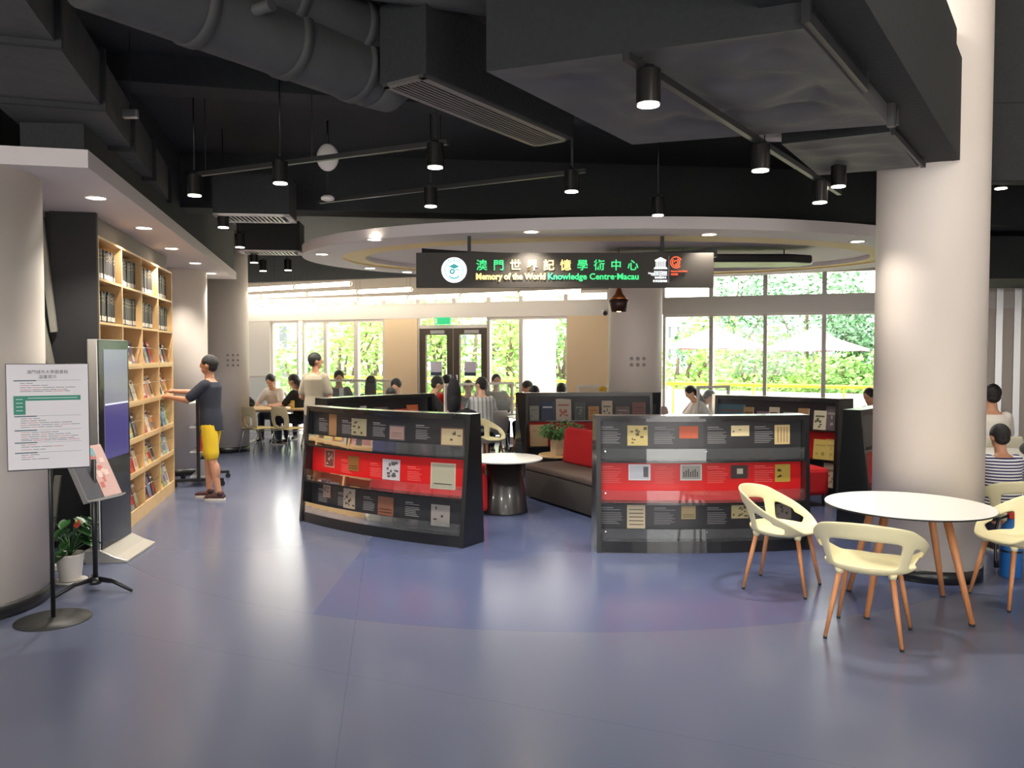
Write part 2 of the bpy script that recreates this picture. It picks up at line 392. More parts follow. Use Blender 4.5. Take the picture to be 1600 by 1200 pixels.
mb = MB(); ering(mb, 3.26, 1.74, 3.26, 1.74, 3.0, 3.05); ering(mb, 3.26, 1.74, .02, .02, 3.05); structure(mb.build('ceiling_oval_inner', m_soffit))
for px, py, lb in ((585, 374, 'recessed downlight in the oval ceiling ring, front edge above the sign\'s emblem end'), (830, 362, 'recessed downlight at the front of the oval ceiling ring, directly above the lit sign lettering'),
                   (1108, 366, 'recessed downlight in the oval ring just past the sign\'s temple logo'), (1340, 377, 'recessed downlight in the oval ring nearest the large right pillar'),
                   (503, 397, 'recessed downlight at the far left tip of the oval ceiling ring'), (578, 419, 'recessed downlight at the back of the oval ring near the tube lights'), (636, 425, 'recessed downlight at the back of the oval ring just beside the black sign')):
    downlight(px, py, 2.999, lb)

# ================= CEILING SERVICES =================
def along(p, n, s, z): return None
def slab_e(mb, P, w_, l_, z0, z1, mi=0, dirv=e):
    # box starting at P running along dirv with width w_ to its right
    r = Vector((dirv.y, -dirv.x, 0)); P = Vector((P[0], P[1], 0))
    q = [P, P + r * w_, P + r * w_ + dirv * l_, P + dirv * l_]
    mb.prism([(a.x, a.y) for a in reversed(q)], z0, z1, mi)
    return mb
def zp(px, py, z):
    dd = ray(px, py); t_ = (z - CH) / dd[2]; return Vector((dd[0] * t_, dd[1] * t_, 0))
# big insulated duct at the upper right, two sections
m_ins = mat('wrapped_insulation', (86, 86, 87), .6, bump=.9, scale=3.2, var=.22)
def duct_quad(Q, z0, z1, amp=.02, seed=1):
    # Q: near-right, far-right, far-left, near-left corners of the underside
    from mathutils import noise
    nu, nv = 30, 30; mb = MB(); vs = []; fs = []
    NR, FR, FL, NL = Q
    def P(u, v, z): q = NR.lerp(FR, u).lerp(NL.lerp(FL, u), v); return Vector((q.x, q.y, z))
    cen = P(.5, .5, z0)
    faces = [lambda u, v: P(u, v, z0), lambda u, v: P(u, 0, z0 + (z1 - z0) * v), lambda u, v: P(u, 1, z0 + (z1 - z0) * v), lambda u, v: P(0, u, z0 + (z1 - z0) * v), lambda u, v: P(1, u, z0 + (z1 - z0) * v)]
    for k, fn in enumerate(faces):
        b0 = len(vs)
        for i in range(nu + 1):
            for j in range(nv + 1):
                q = fn(i / nu, j / nv)
                if k == 0:
                    nn = abs(noise.noise(Vector((q.x * 1.6, q.y * 3.4, seed)))) * amp * 1.6 + noise.noise(q * 5) * amp * .5
                    ed = min(1, min(i, nu - i, j, nv - j) / 4); q = q + Vector((0, 0, nn * ed))
                vs.append(q)
        for i in range(nu):
            for j in range(nv):
                a = b0 + i * (nv + 1) + j; fs.append((a, a + 1, a + nv + 2, a + nv + 1))
    mb.add(vs, fs, 0, True); k3 = nu * nv; mb.m[3 * k3:4 * k3] = [1] * k3; mb.add([P(0, 0, z1), P(1, 0, z1), P(1, 1, z1), P(0, 1, z1)], [(0, 1, 2, 3)])  # near end face coloured black to stand in for shade
    return mb
inpar = kid
Qm = [zp(1255, 45, 3.09), zp(1388, 195, 3.09), zp(988, 226, 3.09), zp(760, 112, 3.09)]
Qe = [zp(1390, 206, 3.15), zp(1435, 261, 3.15), zp(1279, 274, 3.15), zp(1221, 225, 3.15)]
dk = empty('insulated_air_duct', (Qm[1].x, Qm[1].y, 3.09), 0, label='large black wrapped square air duct ending at the big white pillar', cat='air duct')
bpy.context.view_layer.update()
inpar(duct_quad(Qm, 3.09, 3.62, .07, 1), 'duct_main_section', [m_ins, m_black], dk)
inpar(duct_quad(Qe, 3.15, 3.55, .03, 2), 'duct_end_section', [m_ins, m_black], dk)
ux = (Qm[1] - Qm[0]).normalized(); uy = Vector((ux.y, -ux.x, 0))
M = Matrix((ux, uy, Vector((0, 0, 1)))).transposed().to_4x4(); M.translation = Vector((Qm[0].x, Qm[0].y, 0)); Lm = (Qm[1] - Qm[0]).length
m_fl = mat('painted_flange', (70, 70, 71), .45, metal=.3)
mb = MB(); mb.box(Lm - .05, Lm + .0, .0, .04, 3.07, 3.64, 0, M); mb.box(Lm + .04, Lm + .09, .0, .04, 3.1, 3.64, 0, M)
q1 = Qe[1]; M2 = M.copy(); M2.translation = Vector((Qe[0].x, Qe[0].y, 0)); Le = (Qe[1] - Qe[0]).length
mb.box(Le - .03, Le, .0, .03, 3.14, 3.56, 0, M2); mb.box(.05, Le - .03, .0, .02, 3.14, 3.18, 0, M2); mb.box(.05, Le - .03, .0, .02, 3.5, 3.55, 0, M2)
inpar(mb, 'flange', m_fl, dk)
G1 = Lm * .58; mb = MB(); mb.box(0, G1, .0, .035, 3.1, 3.15, 0, M); mb.box(0, G1, .0, .035, 3.52, 3.57, 0, M); mb.box(-.03, .0, 0, .035, 3.1, 3.57, 0, M); mb.box(G1, G1 + .05, 0, .035, 3.1, 3.57, 0, M)
for i in range(44): x = .01 + i * G1 / 44; mb.box(x, x + .009, .004, .025, 3.15, 3.52, 0, M)
inpar(mb, 'side_grille', mat('dark_grille', (52, 53, 56), .4, metal=.4), dk)
# black beam that dies into the pillar
B0 = zp(1500, 250, 3.2)
mb = MB(); r = Vector((-e.y, e.x, 0))
q = [B0, B0 - e * 11, B0 - e * 11 + r * .38, B0 + r * .38]
mb.prism([(a.x, a.y) for a in q], 3.2, 3.95)
structure(mb.build('ceiling_beam', m_black))
# soffit pieces at the far right beyond the pillar
structure(MB().box(4.12, FX1, 7.06, 7.26, 3.28, 8).build('ceiling_beam_right', m_black))
structure(MB().box(6.0, FX1, 10.5, 12, 2.75, 3.3).build('ceiling_drop', m_black))
# cross beam behind the pendants
bm = MB(); bm.prism([(-7.5, 8.25), (8.5, 10.2), (8.5, 10.6), (-7.5, 8.65)], 3.35, CZ); structure(bm.build('ceiling_beam_cross', m_black))
bm = MB(); bm.prism([(-7.5, 4.8), (8.5, 8.6), (8.5, 8.9), (-7.5, 5.1)], 3.75, CZ); structure(bm.build('ceiling_beam_mid', m_black))
# round ducts at the upper left
def rduct(pa, pb, z, rad, name, label, flex=False, cap=True):
    a = zp(*pa, z); c = zp(*pb, z); a.z = c.z = z; n = 24
    dv = (c - a)
    pts = [a + dv * (i / n) for i in range(n + 1)]
    rs = [rad] * (n + 1)
    o = empty(name, tuple(c), 0, label=label, cat='air duct')
    inpar(MB().tube(pts, rs, 28), 'duct_body', m_duct, o)
    cl = MB()
    for f in (.3, .62, .9):
        p = a + dv * f; u = dv.normalized(); cl.tube([p - u * .03, p + u * .03], rad * 1.05, 28)
    inpar(cl, 'duct_collar', m_duct, o)
    el = MB(); u = dv.normalized(); el.tube([c - u * .05, c + u * .08, c + u * .16 + Vector((0, 0, .06)), c + u * .2 + Vector((0, 0, .2)), c + u * .2 + Vector((0, 0, CZ - z))], [rad * 1.03, rad * 1.0, rad * .95, rad * .85, rad * .8], 28)
    inpar(el, 'duct_elbow', m_duct, o); return o
rduct((130, -60), (585, 118), 3.42, .19, 'round_duct', 'lower round black air duct crossing the ceiling, ending before the slotted grille')
rduct((330, -60), (660, 88), 3.62, .16, 'round_duct', 'upper round black air duct running beside the thicker one, nearer the middle')
# pipe with clamp crossing below
a = zp(305, 56, 3.4); c = zp(425, 14, 3.4); a.z = c.z = 3.42
tag(MB().tube([a, c], .028, 12).build('threaded_pipe', m_duct), 'short thick black pipe crossing under the round ducts', 'pipe')
a = zp(520, 0, 3.6); c = zp(775, 35, 3.6); a.z = c.z = 3.7
tag(MB().tube([a, c, c + Vector((0, 0, .25))], .07, 14).build('ceiling_pipe', m_duct), 'fat black pipe bending up beside the wrapped duct, top middle', 'pipe')
# rectangular duct running away at the left
a = zp(25, -20, 3.3); b_ = zp(348, 430, 3.3)
lead = (b_ - a).normalized(); rr = Vector((-lead.y, lead.x, 0))
Lr = 9.5
rd = empty('rectangular_air_duct', (a.x, a.y, 3.25), 0, label='long flat black rectangular duct running back beside the white soffit', cat='air duct')
q = [a, a + lead * Lr, a + lead * Lr + rr * .62, a + rr * .62]
inpar(MB().prism([(p.x, p.y) for p in q], 3.3, 3.62), 'duct_body', m_duct, rd)
for i in range(9):
    p = a + lead * (.6 + i * 1.05); p2 = p + lead * .04
    q = [p - rr * .03, p2 - rr * .03, p2 + rr * .65, p + rr * .65]; inpar(MB().prism([(k.x, k.y) for k in q], 3.27, 3.65), 'hanger_strap', m_black, rd)
# cables and clips beside it
for (px, py, z, lb) in ((112, 96, 3.5, 'small pale metal clamp on the rod nearest the camera above the flat duct'), (204, 178, 3.4, 'small pale junction fitting hanging beside the flat duct')):
    p = zp(px, py, z); o = empty('hanging_clamp', (p.x, p.y, z), 0, label=lb, cat='clamp')
    MB().box(-.05, .05, -.02, .02, -.03, .03).build('clamp_body', m_alu, o, bevel=.006)
    MB().tube([(0, 0, 0), (0, 0, CZ - z)], .005, 6).build('rod', m_black, o)
# linear slot diffuser in the middle
G = [zp(598, 137, 3.25), zp(690, 122, 3.25), zp(897, 216, 3.25), zp(835, 230, 3.25)]
g0 = G[0]; gl = (G[3] - G[0]); gw = (G[2] - G[3]); gl_l, gw_l = gl.length, gw.length; gl.normalize(); gw = Vector((gl.y, -gl.x, 0))
Mg = Matrix((gl, gw, Vector((0, 0, 1)))).transposed().to_4x4(); Mg.translation = Vector((g0.x, g0.y, 3.25))
dg = empty('slot_diffuser', (g0.x, g0.y, 3.25), 0, label='long slotted aluminium air grille set under the black duct, middle of ceiling', cat='air vent')
gw_l = .3
mb = MB(); mb.box(0, gl_l, 0, .035, 0, .02, 0, Mg); mb.box(0, gl_l, gw_l - .035, gw_l, 0, .02, 0, Mg); mb.box(0, .035, 0, gw_l, 0, .02, 0, Mg); mb.box(gl_l - .035, gl_l, 0, gw_l, 0, .02, 0, Mg)
inpar(mb, 'grille_frame', mat('old_aluminium', (128, 124, 122), .4, metal=.6), dg)
mb = MB()
for i in range(8): mb.box(.03, gl_l - .03, .045 + i * .029, .055 + i * .029, .003, .02, 0, Mg)
inpar(mb, 'slat', MATS['old_aluminium'], dg)
inpar(MB().box(.0, gl_l, -.02, gw_l + .02, .02, .45, 0, Mg), 'duct_box', m_black, dg)
# small ceiling vents on the left
def vent(px, py, z, lx, ly, rz, label):
    p = zp(px, py, z); o = empty('ceiling_vent', (p.x, p.y, z), rz, label=label, cat='air vent')
    mb = MB(); mb.box(-lx, lx, -ly, -ly + .05, 0, .02); mb.box(-lx, lx, ly - .05, ly, 0, .02); mb.box(-lx, -lx + .05, -ly, ly, 0, .02); mb.box(lx - .05, lx, -ly, ly, 0, .02)
    mb.build('grille_frame', m_white, o)
    mb = MB(); n = 14
    for i in range(n): x = -lx + .06 + i * (2 * lx - .12) / n; mb.bar((x, -ly + .05, .01), (x, ly - .05, .01), .018, .02)
    mb.build('slat', m_alu, o)
    MB().box(-lx, lx, -ly, ly, .02, .4).build('duct_box', m_black, o)
vent(400, 343, 3.1, .36, .22, .1, 'square slatted white ceiling vent, the larger one near the hanging lamps')
vent(424, 396, 3.1, .4, .2, .1, 'square slatted white ceiling vent, the smaller one farther back near the oval ceiling')
# tracks
def track(pa, pb, z, label, th=.035):
    a = zp(*pa, z); c = zp(*pb, z); a.z = c.z = z + th / 2; o = empty('lighting_track', tuple(a), 0, label=label, cat='lighting track')
    inpar(MB().bar(a, c, th, th), 'rail', mat('track_black', (58, 58, 58), .4, metal=.3), o)
    for f in (.04, .5, .96): p = a.lerp(c, f); inpar(MB().tube([p, (p.x, p.y, CZ)], .004, 6), 'hanger_rod', m_black, o)
track((978, 94), (1312, 305), 3.035, 'black lighting track below the wrapped duct carrying three spotlights')
track((308, 276), (700, 226), 3.2, 'black lighting track over the left side carrying two spotlights')
track((500, 318), (915, 270), 3.22, 'black lighting track just before the oval ceiling')
# cylinder spotlights
def spot(px, py, z, label, rod=True, proto=[None]):
    dd = ray(px, py); t_ = (z - CH) / dd[2]; x, y = dd[0] * t_, dd[1] * t_
    if proto[0] is None:
        o = empty('spotlight', (x, y, z), 0, label=label, cat='spotlight')
        MB().lathe([(.045, .002), (.054, 0), (.056, .001), (.056, .003), (.056, .147), (.056, .15), (.053, .152)], 24).build('lamp_housing', mat('lamp_black', (50, 48, 46), .25, metal=.5), o)
        MB().lathe([(.0005, -.004), (.050, -.006)], 20, cap=False).build('lens', m_lens, o)
        MB().lathe([(.03, .15), (.03, .17)], 16).build('top_cap', m_satin, o)
        light_below(o, (0, 0, -.04), 60, 110); proto[0] = o
    else:
        o = copy_tree(proto[0]); o.location = (x, y, z); o['label'] = label
    if rod: MB().tube([(0, 0, .2), (0, 0, CZ - z)], .006, 8).build('hanging_rod', m_satin, o)
    return o
for px, py, z, lb in ((1013, 163, 2.88, 'largest black cylinder spotlight, on the near end of the track under the wrapped duct'), (1188, 266, 2.88, 'black cylinder spotlight in the middle of the track under the wrapped duct'),
    (1281, 316, 2.88, 'black cylinder spotlight near the far end of the wrapped duct\'s track'), (1310, 291, 3.02, 'spotlight tucked under the short end of the wrapped duct'), (680, 261, 3.0, 'tilted-looking black cylinder spotlight below the slotted grille'),
    (438, 286, 3.0, 'black cylinder spotlight beside the white oval speaker'), (304, 305, 3.0, 'black cylinder spotlight next to the flat duct, over the bookcase aisle'), (893, 299, 3.0, 'black cylinder spotlight above the sign\'s lettering, before the oval ceiling'),
    (673, 322, 3.0, 'small spotlight hanging close above the oval ceiling\'s front rim'), (1028, 336, 3.0, 'little spotlight touching the oval ceiling\'s rim above the temple logo'), (1564, 294, 3.28, 'spotlight beyond the big pillar at the picture\'s edge'),
    (349, 355, 3.0, 'spotlight directly beside the larger white ceiling vent'), (375, 386, 3.0, 'spotlight between the two white ceiling vents'), (397, 410, 3.0, 'farther spotlight just left of the smaller white vent'), (411, 423, 3.0, 'lowest small spotlight before the tube lights'), (450, 422, 3.0, 'small spotlight between the smaller vent and the oval ceiling')):
    spot(px, py, z, lb, px not in (1013, 1188, 1281))
# speaker and detector
p = W(512, 246, 7.6); o = empty('ceiling_speaker', tuple(p), 0, label='white rounded square speaker hanging from the black ceiling', cat='speaker')
mb = MB(); mb.ell((0, 0, 0), (.105, .05, .13)); mb.build('speaker_body', m_white, o)
MB().tube([(0, 0, .1), (0, 0, CZ - p.z)], .01, 8).build('stem', m_satin, o)
p = W(512, 309, 7.6); o = empty('smoke_detector', tuple(p), 0, label='small white smoke detector hanging under the white speaker', cat='smoke detector')
MB().lathe([(.03, -.03), (.06, -.02), (.065, .0), (.04, .02)], 20).build('detector_head', m_white, o)
MB().tube([(0, 0, .02), (0, 0, CZ - p.z)], .006, 8).build('stem', m_satin, o)
# ---- long tube lights ----
def tubes(pa, pb, cuts, z, rowname):
    a = zp(*pa, z); c = zp(*pb, z); a.z = c.z = z
    def at(px):
        k = (px - 800) / F; dv = c - a; s = (k * a.y - a.x) / (dv.x - k * dv.y); return a + dv * s
    for i, (u, v) in enumerate(cuts):
        p, q = at(u), at(v); o = empty('linear_pendant_light', tuple((p + q) / 2), 0, label='long lit white tube lamp, %s in the %s' % (('first from the soffit', 'second from the soffit', 'third from the soffit', 'fourth from the soffit', 'fifth from the soffit', 'sixth from the soffit', 'last, nearest the centre pillar')[i], rowname), cat='tube light', group='tube lamps over the reading tables')
        dv = (q - p).normalized(); ctr = Vector(o.location)
        MB().tube([p - ctr + dv * .02, q - ctr - dv * .02], .04, 12).build('tube', m_tube, o)
        for e_ in (p + dv * .035, q - dv * .035):
            r_ = e_ - ctr; MB().box(-.028, .028, -.03, .03, -.035, .035, 0, Matrix.Translation(r_)).build('end_cap', C((214, 190, 130), .4), o)
            MB().tube([r_, (r_.x, r_.y, CZ - z)], .002, 5).build('hanging_wire', m_satin, o)
tubes((316, 457), (550, 443), [(300, 380), (381, 461), (462, 550)], 3.0, 'row farthest from the windows')
tubes((345, 466), (645, 452), [(345, 409), (410, 481), (482, 559), (560, 645)], 2.98, 'middle row')
tubes((368, 475), (910, 455), [(368, 427), (428, 491), (492, 561), (562, 638), (639, 720), (721, 810), (811, 909)], 2.9, 'row by the windows')
# ---- black hanging box under the oval ----
hb_ = empty('hanging_box', (3.0, 9.9, 2.86), 0, label='black curved box hanging under the oval ceiling beyond the right end of the sign', cat='ceiling fitting')
MB().prism([(-1.9, -.3), (.3, -.32), (.62, -.2), (.7, .0), (.62, .2), (.3, .3), (-1.9, .34)], 0, .1).build('box_body', m_satin, hb_, bevel=.02)
for x in (-.9, .35): MB().tube([(x, 0, .1), (x, 0, .19)], .008, 8).build('hanger_rod', m_satin, hb_)
# ---- pendant lamp ----
p = W(967, 487, 9.6); o = empty('pendant_lamp', tuple(p), 0, label='dark pendant lamp with copper inside hanging below the sign by the centre pillar', cat='pendant lamp')
MB().lathe([(.085, 0), (.118, .13), (.1, .145), (.045, .2), (.018, .27), (.012, .36)], 28, cap=False).build('lamp_shade', [mat('dark_brown_shade', (58, 40, 34), .4, metal=.5)], o, solid=.004)
MB().lathe([(.098, .147), (.046, .203), (.02, .268), (.014, .33)], 28, cap=False).build('copper_neck', mat('copper', (170, 100, 56), .3, metal=.9), o, solid=.012)
MB().ell((0, 0, .035), (.045, .045, .04)).build('bulb', mat('warm_bulb', (255, 220, 160), .4, emit=(255, 200, 120), es=9), o)
MB().tube([(0, 0, .3), (0, 0, 3.03 - p.z)], .004, 6).build('cord', m_satin, o)
# ================= HANGING SIGN =================
SY = 8.4; sx0, sx1 = -.995, 2.1; sz0, sz1 = 2.455, 2.815
sg = empty('hanging_sign', (.55, SY, sz0), 0, label='long dark hanging sign with green and yellow lit Chinese and English lettering', cat='sign')
hw, hh = (sx1 - sx0) / 2, sz1 - sz0
m_sign = mat('sign_face', (52, 46, 40), .55, var=.03)
def arcbox(mb, hw, y0, y1, z0, z1, sag, n=24, mi=0):
    vs = []; fs = []
    for i in range(n + 1):
        x = -hw + 2 * hw * i / n; s = sag * (1 - (x / hw) ** 2)
        vs += [(x, y0 + s, z0), (x, y1 + s, z0), (x, y1 + s, z1), (x, y0 + s, z1)]
    for i in range(n):
        a = i * 4
        for k in range(4): fs.append((a + k, a + (k + 1) % 4, a + 4 + (k + 1) % 4, a + 4 + k))
    fs += [(3, 2, 1, 0), (n * 4, n * 4 + 1, n * 4 + 2, n * 4 + 3)]
    return mb.add(vs, fs, mi)
arcbox(MB(), hw, -.04, .04, 0, hh, 0).build('sign_box', m_sign, sg)
def shifted(mb, dx): mb.v = [(x + dx, y, z) for x, y, z in mb.v]; return mb
shifted(arcbox(MB(), hw + .02, .14, .22, hh - .02, hh + .07, .45), .06).build('curved_rail', m_satin, sg)
for x in (-1.0, 1.03):
    MB().box(x - .018, x + .018, .05, .085, hh - .06, 3.0 - sz0).build('hanger_bar', m_satin, sg)
    MB().bar((x, .06, hh - .03), (x + .02, .35, hh + .02), .03, .03).build('bracket', m_satin, sg)
m_sg = mat('lit_green', (60, 200, 120), .5, emit=(60, 215, 125), es=.85)
m_sy = mat('lit_yellow', (250, 220, 120), .5, emit=(255, 225, 130), es=1.1)
m_sw = mat('lit_white', (240, 240, 240), .5, emit=(240, 246, 250), es=1.0)
m_so = mat('lit_orange', (240, 90, 50), .5, emit=(245, 95, 55), es=.9)
m_st = mat('seal_teal', (60, 160, 160), .5, emit=(60, 160, 165), es=.5)
def sxp(px): return (px - 800) / F * (SY - .04) - .55
def szp(py): return W(800, py, SY - .04).z - sz0
RX = Matrix.Rotation(math.pi / 2, 4, 'X')
zc, ze = szp(415.5), szp(433)
for i, ch in enumerate('澳門世界記憶學術中心'):
    px = 753 + i * 26.1
    text(sg, 'character', ch, .118, Matrix.Translation((sxp(px), -.046, zc)) @ RX, m_sy if 2 <= i <= 5 else m_sg, .004, .0012)
def ftext(body, px0, px1, py, m, size, bold=0.0):
    o = text(sg, 'lettering', body, size, Matrix.Identity(4), m, .004, bold, 'LEFT')
    xs = [v.co.x for v in o.data.vertices]; s = (sxp(px1) - sxp(px0)) / (max(xs) - min(xs))
    o.data.transform(Matrix.Translation((sxp(px0), -.046, szp(py))) @ RX @ Matrix.Diagonal((s, 1, 1, 1)) @ Matrix.Translation((-min(xs), 0, 0)))
ftext('Memory of the World', 744, 852, 432.5, m_sy, .088, .003)
ftext('Knowledge Centre·Macau', 856, 997, 432.5, m_sg, .088, .002)
# round emblem
e0 = empty('emblem', (sxp(710), -.045, szp(422)), 0); e0.parent = sg
def disc(mb, cx, cz, r, y, seg=32, r0=0, mi=0, a0=0, a1=2 * math.pi):
    vs = []; n = seg
    for i in range(n + 1):
        a = a0 + (a1 - a0) * i / n; vs += [(cx + r0 * math.cos(a), y, cz + r0 * math.sin(a)), (cx + r * math.cos(a), y, cz + r * math.sin(a))]
    return mb.add(vs, [(2 * i, 2 * i + 1, 2 * i + 3, 2 * i + 2) for i in range(n)], mi)
mb = MB(); disc(mb, 0, 0, .132, 0); mb.build('emblem_disc', m_sw, e0)
mb = MB(); disc(mb, 0, 0, .098, -.003, r0=.092); mb.prism([(-.055, .035), (0, .065), (.055, .035), (0, .012)], .002, .004, 0, RX)
disc(mb, -.02, -.015, .028, -.003, r0=.012); disc(mb, .03, -.01, .022, -.003, r0=.012, a0=0, a1=math.pi); mb.box(-.002, .002, -.004, -.002, -.06, .02)
disc(mb, 0, -.02, .07, -.003, r0=.058, a0=math.pi * 1.2, a1=math.pi * 1.8)
for a in (60, 90, 120): disc(mb, .115 * math.cos(math.radians(a)), .115 * math.sin(math.radians(a)), .008, -.003, 8)
mb.build('emblem_drawing', m_st, e0)
# temple logo with columns, swirl logo, small captions
x, z = sxp(1031), szp(411); mb = MB()
def pb(x0, x1, z0, z1): mb.box(x + x0, x + x1, -.048, -.044, z + z0, z + z1)
mb.prism([(x - .062, z + .028), (x + .062, z + .028), (x, z + .06)], .044, .048, 0, RX)
pb(-.058, .058, .018, .026); pb(-.062, .062, -.05, -.042); pb(-.07, .07, -.062, -.053)
for k in range(6): xx = -.05 + k * .0182; pb(xx, xx + .009, -.042, .018)
mb.build('temple_logo', m_sw, sg)
mb = MB(); mb.box(sxp(1043.5), sxp(1043.5) + .004, -.047, -.044, szp(442), szp(400)); mb.build('divider_line', C((190, 190, 190)), sg)
mb = MB(); x, z = sxp(1055), szp(410)
for k in range(3): disc(mb, x, z, .062 - k * .019, -.046, 20, .052 - k * .019, a0=k * 1.9 + .4, a1=k * 1.9 + 5.6)
mb.build('swirl_logo', m_so, sg)
ftext('United Nations', 1021, 1041, 424.5, m_sw, .022); ftext('Educational, Scientific', 1012, 1041, 427, m_sw, .022); ftext('Cultural Organization', 1016, 1041, 429.5, m_sw, .022)
ftext('聯合國教科文', 1022, 1040, 434, m_sw, .024); ftext('世界記憶項目', 1019, 1041, 439.5, m_sw, .026)
ftext('Memory of the World', 1047, 1072, 424, m_so, .022); ftext('世界記憶', 1047, 1058, 429, m_so, .022)

# ================= CURVED DISPLAY UNITS =================
m_ub = mat('unit_black', (23, 24, 26), .22, var=.15, coat=.3)
m_panel = mat('unit_panel_grey', (46, 46, 49), .3, var=.12, scale=3)
m_txt = C((150, 150, 152), .6); m_txtr = C((235, 110, 105), .6)
H = 1.19
class Unit:
    def __init__(u, name, A, Bp, sag, depth, lean, label, backlean=.05, flare=0):
        u.fl = flare
        A, Bp = Vector((A[0], A[1], 0)), Vector((Bp[0], Bp[1], 0)); v = Bp - A; u.L = v.length
        u.root = empty(name, tuple(A), math.atan2(v.y, v.x), label=label, cat='display shelf'); u.sag = sag; u.dep = depth; u.lean = lean; u.bl = backlean
        bpy.context.view_layer.update(); u.MW = u.root.matrix_world.copy()
    def pt(u, s, dd, z):   # s along the length in metres, dd depth from the front face
        k = 2 * s / u.L - 1; s = (s - u.L / 2) * (1 + u.fl * dd / u.dep) + u.L / 2
        return Vector((s, dd * (u.dep - (u.lean + u.bl) * z / H) / u.dep + u.lean * z / H - u.sag * (1 - k * k), z))
    def sbox(u, mb, s0, s1, d0, d1, z0, z1, mi=0, n=14):
        n = max(1, int(n * (s1 - s0) / u.L) + 1); vs = []; fs = []
        for i in range(n + 1):
            s = s0 + (s1 - s0) * i / n; vs += [u.pt(s, d0, z0), u.pt(s, d1, z0), u.pt(s, d1, z1), u.pt(s, d0, z1)]
        for i in range(n):
            a = 4 * i
            for k in range(4): fs.append((a + k, a + 4 + k, a + 4 + (k + 1) % 4, a + (k + 1) % 4))
        fs += [(0, 1, 2, 3), (n * 4 + 3, n * 4 + 2, n * 4 + 1, n * 4)]
        return mb.add(vs, fs, mi)
    def body(u, acrylic=True, topm=None):
        L, r = u.L, u.root; R = .12
        for s in (0, L - .04):
            u.sbox(MB(), s, s + .04, -.02, u.dep + .01, 0, H).build('side_panel', m_ub, r)
        u.sbox(MB(), .04, L - .04, R + .012, u.dep, .0, H - .03).build('back_board', m_ub, r)
        u.sbox(MB(), .0, L, -.025, u.dep + .01, H - .002, H + .022).build('top_board', topm or m_ub, r)
        u.sbox(MB(), .04, L - .04, -.005, R + .01, H - .03, H - .003).build('top_rail', m_ub, r)
        u.sbox(MB(), .04, L - .04, 0, R, .0, .085).build('plinth', m_ub, r)
        rows = ((.095, .425), (.445, .795), (.815, H - .035))
        u.panels = []
        for i, (z0, z1) in enumerate(rows):
            o = u.sbox(MB(), .042, L - .042, R, R + .011, z0, z1).build('display_panel', m_red if i == 1 else m_panel, r); u.panels.append(o)
            if i == 1: o['label'] = 'red middle panel'
        for z in (.085, .425, .795):
            u.sbox(MB(), .04, L - .04, -.008, R, z, z + .018).build('shelf_board', m_ub, r)
        if acrylic:
            for z in (.10, .44, .81):
                lp = u.sbox(MB(), .045, L - .045, .0, .006, z, z + .11).build('acrylic_lip', m_acryl, r)
                mb = MB()
                for s in (.08, L / 2, L - .08): p = u.pt(s, -.004, z + .085); mb.tube([p, p + Vector((0, .012, 0))], .007, 8)
                mb.build('screw', m_chrome, lp)
    def pic(u, row, s, w_, h_, zc, col, marks=(), frame=None):
        z0, z1 = ((.095, .425), (.445, .795), (.815, H - .035))[row]; par = u.panels[row]
        mb = MB(); d0 = .116
        if frame: u.sbox(mb, s - w_ / 2 - .012, s + w_ / 2 + .012, d0 + .001, d0 + .003, zc - h_ / 2 - .012, zc + h_ / 2 + .012, 1)
        u.sbox(mb, s - w_ / 2, s + w_ / 2, d0 - .002, d0 + .001, zc - h_ / 2, zc + h_ / 2, 0)
        for (a, b_, c, d_) in marks: u.sbox(mb, s + a * w_, s + b_ * w_, d0 - .004, d0 - .002, zc + c * h_, zc + d_ * h_, 2)
        mb.build('picture', [C(col, .5), C(frame or (120, 110, 100), .5), C(marks_col(col), .5)], par)
    def txt(u, row, s, w_, zc, n=8, hdr=True):
        mb = MB(); rnd = random.Random(int(s * 100) + row)
        for i in range(n):
            z = zc - i * .016 - (.012 if i > 1 else 0); ww = w_ * (.55 if i == 0 else rnd.uniform(.72, 1))
            u.sbox(mb, s, s + ww, .117, .119, z, z + (.007 if i < 1 else .0045))
        mb.build('printed_text', m_txtr if row == 1 else m_txt, u.panels[row])
def marks_col(c):
    l = sum(c) / 3; return tuple(int(x * .45) for x in c) if l > 90 else (190, 180, 160)
rnd = random.Random(3)
def rmarks(n, seed):
    r_ = random.Random(seed); out = []
    for i in range(n):
        a, c = r_.uniform(-.42, .3), r_.uniform(-.4, .3); out.append((a, a + r_.uniform(.06, .18), c, c + r_.uniform(.06, .16)))
    return out
lines = [(-.4, .4, -.35 + i * .16, -.31 + i * .16) for i in range(5)]
UA = Unit('display_shelf', (-2.24, 8.42), (-.435, 7.2), .12, .30, .11, 'black curved display shelf with red band standing in front of the conical pedestal table')
UA.body()
LA = UA.L
def ua(px, row):   # fraction across the front face by pixel
    return max(.1, min(LA - .1, (px - 480) / (732 - 480) * LA)) 
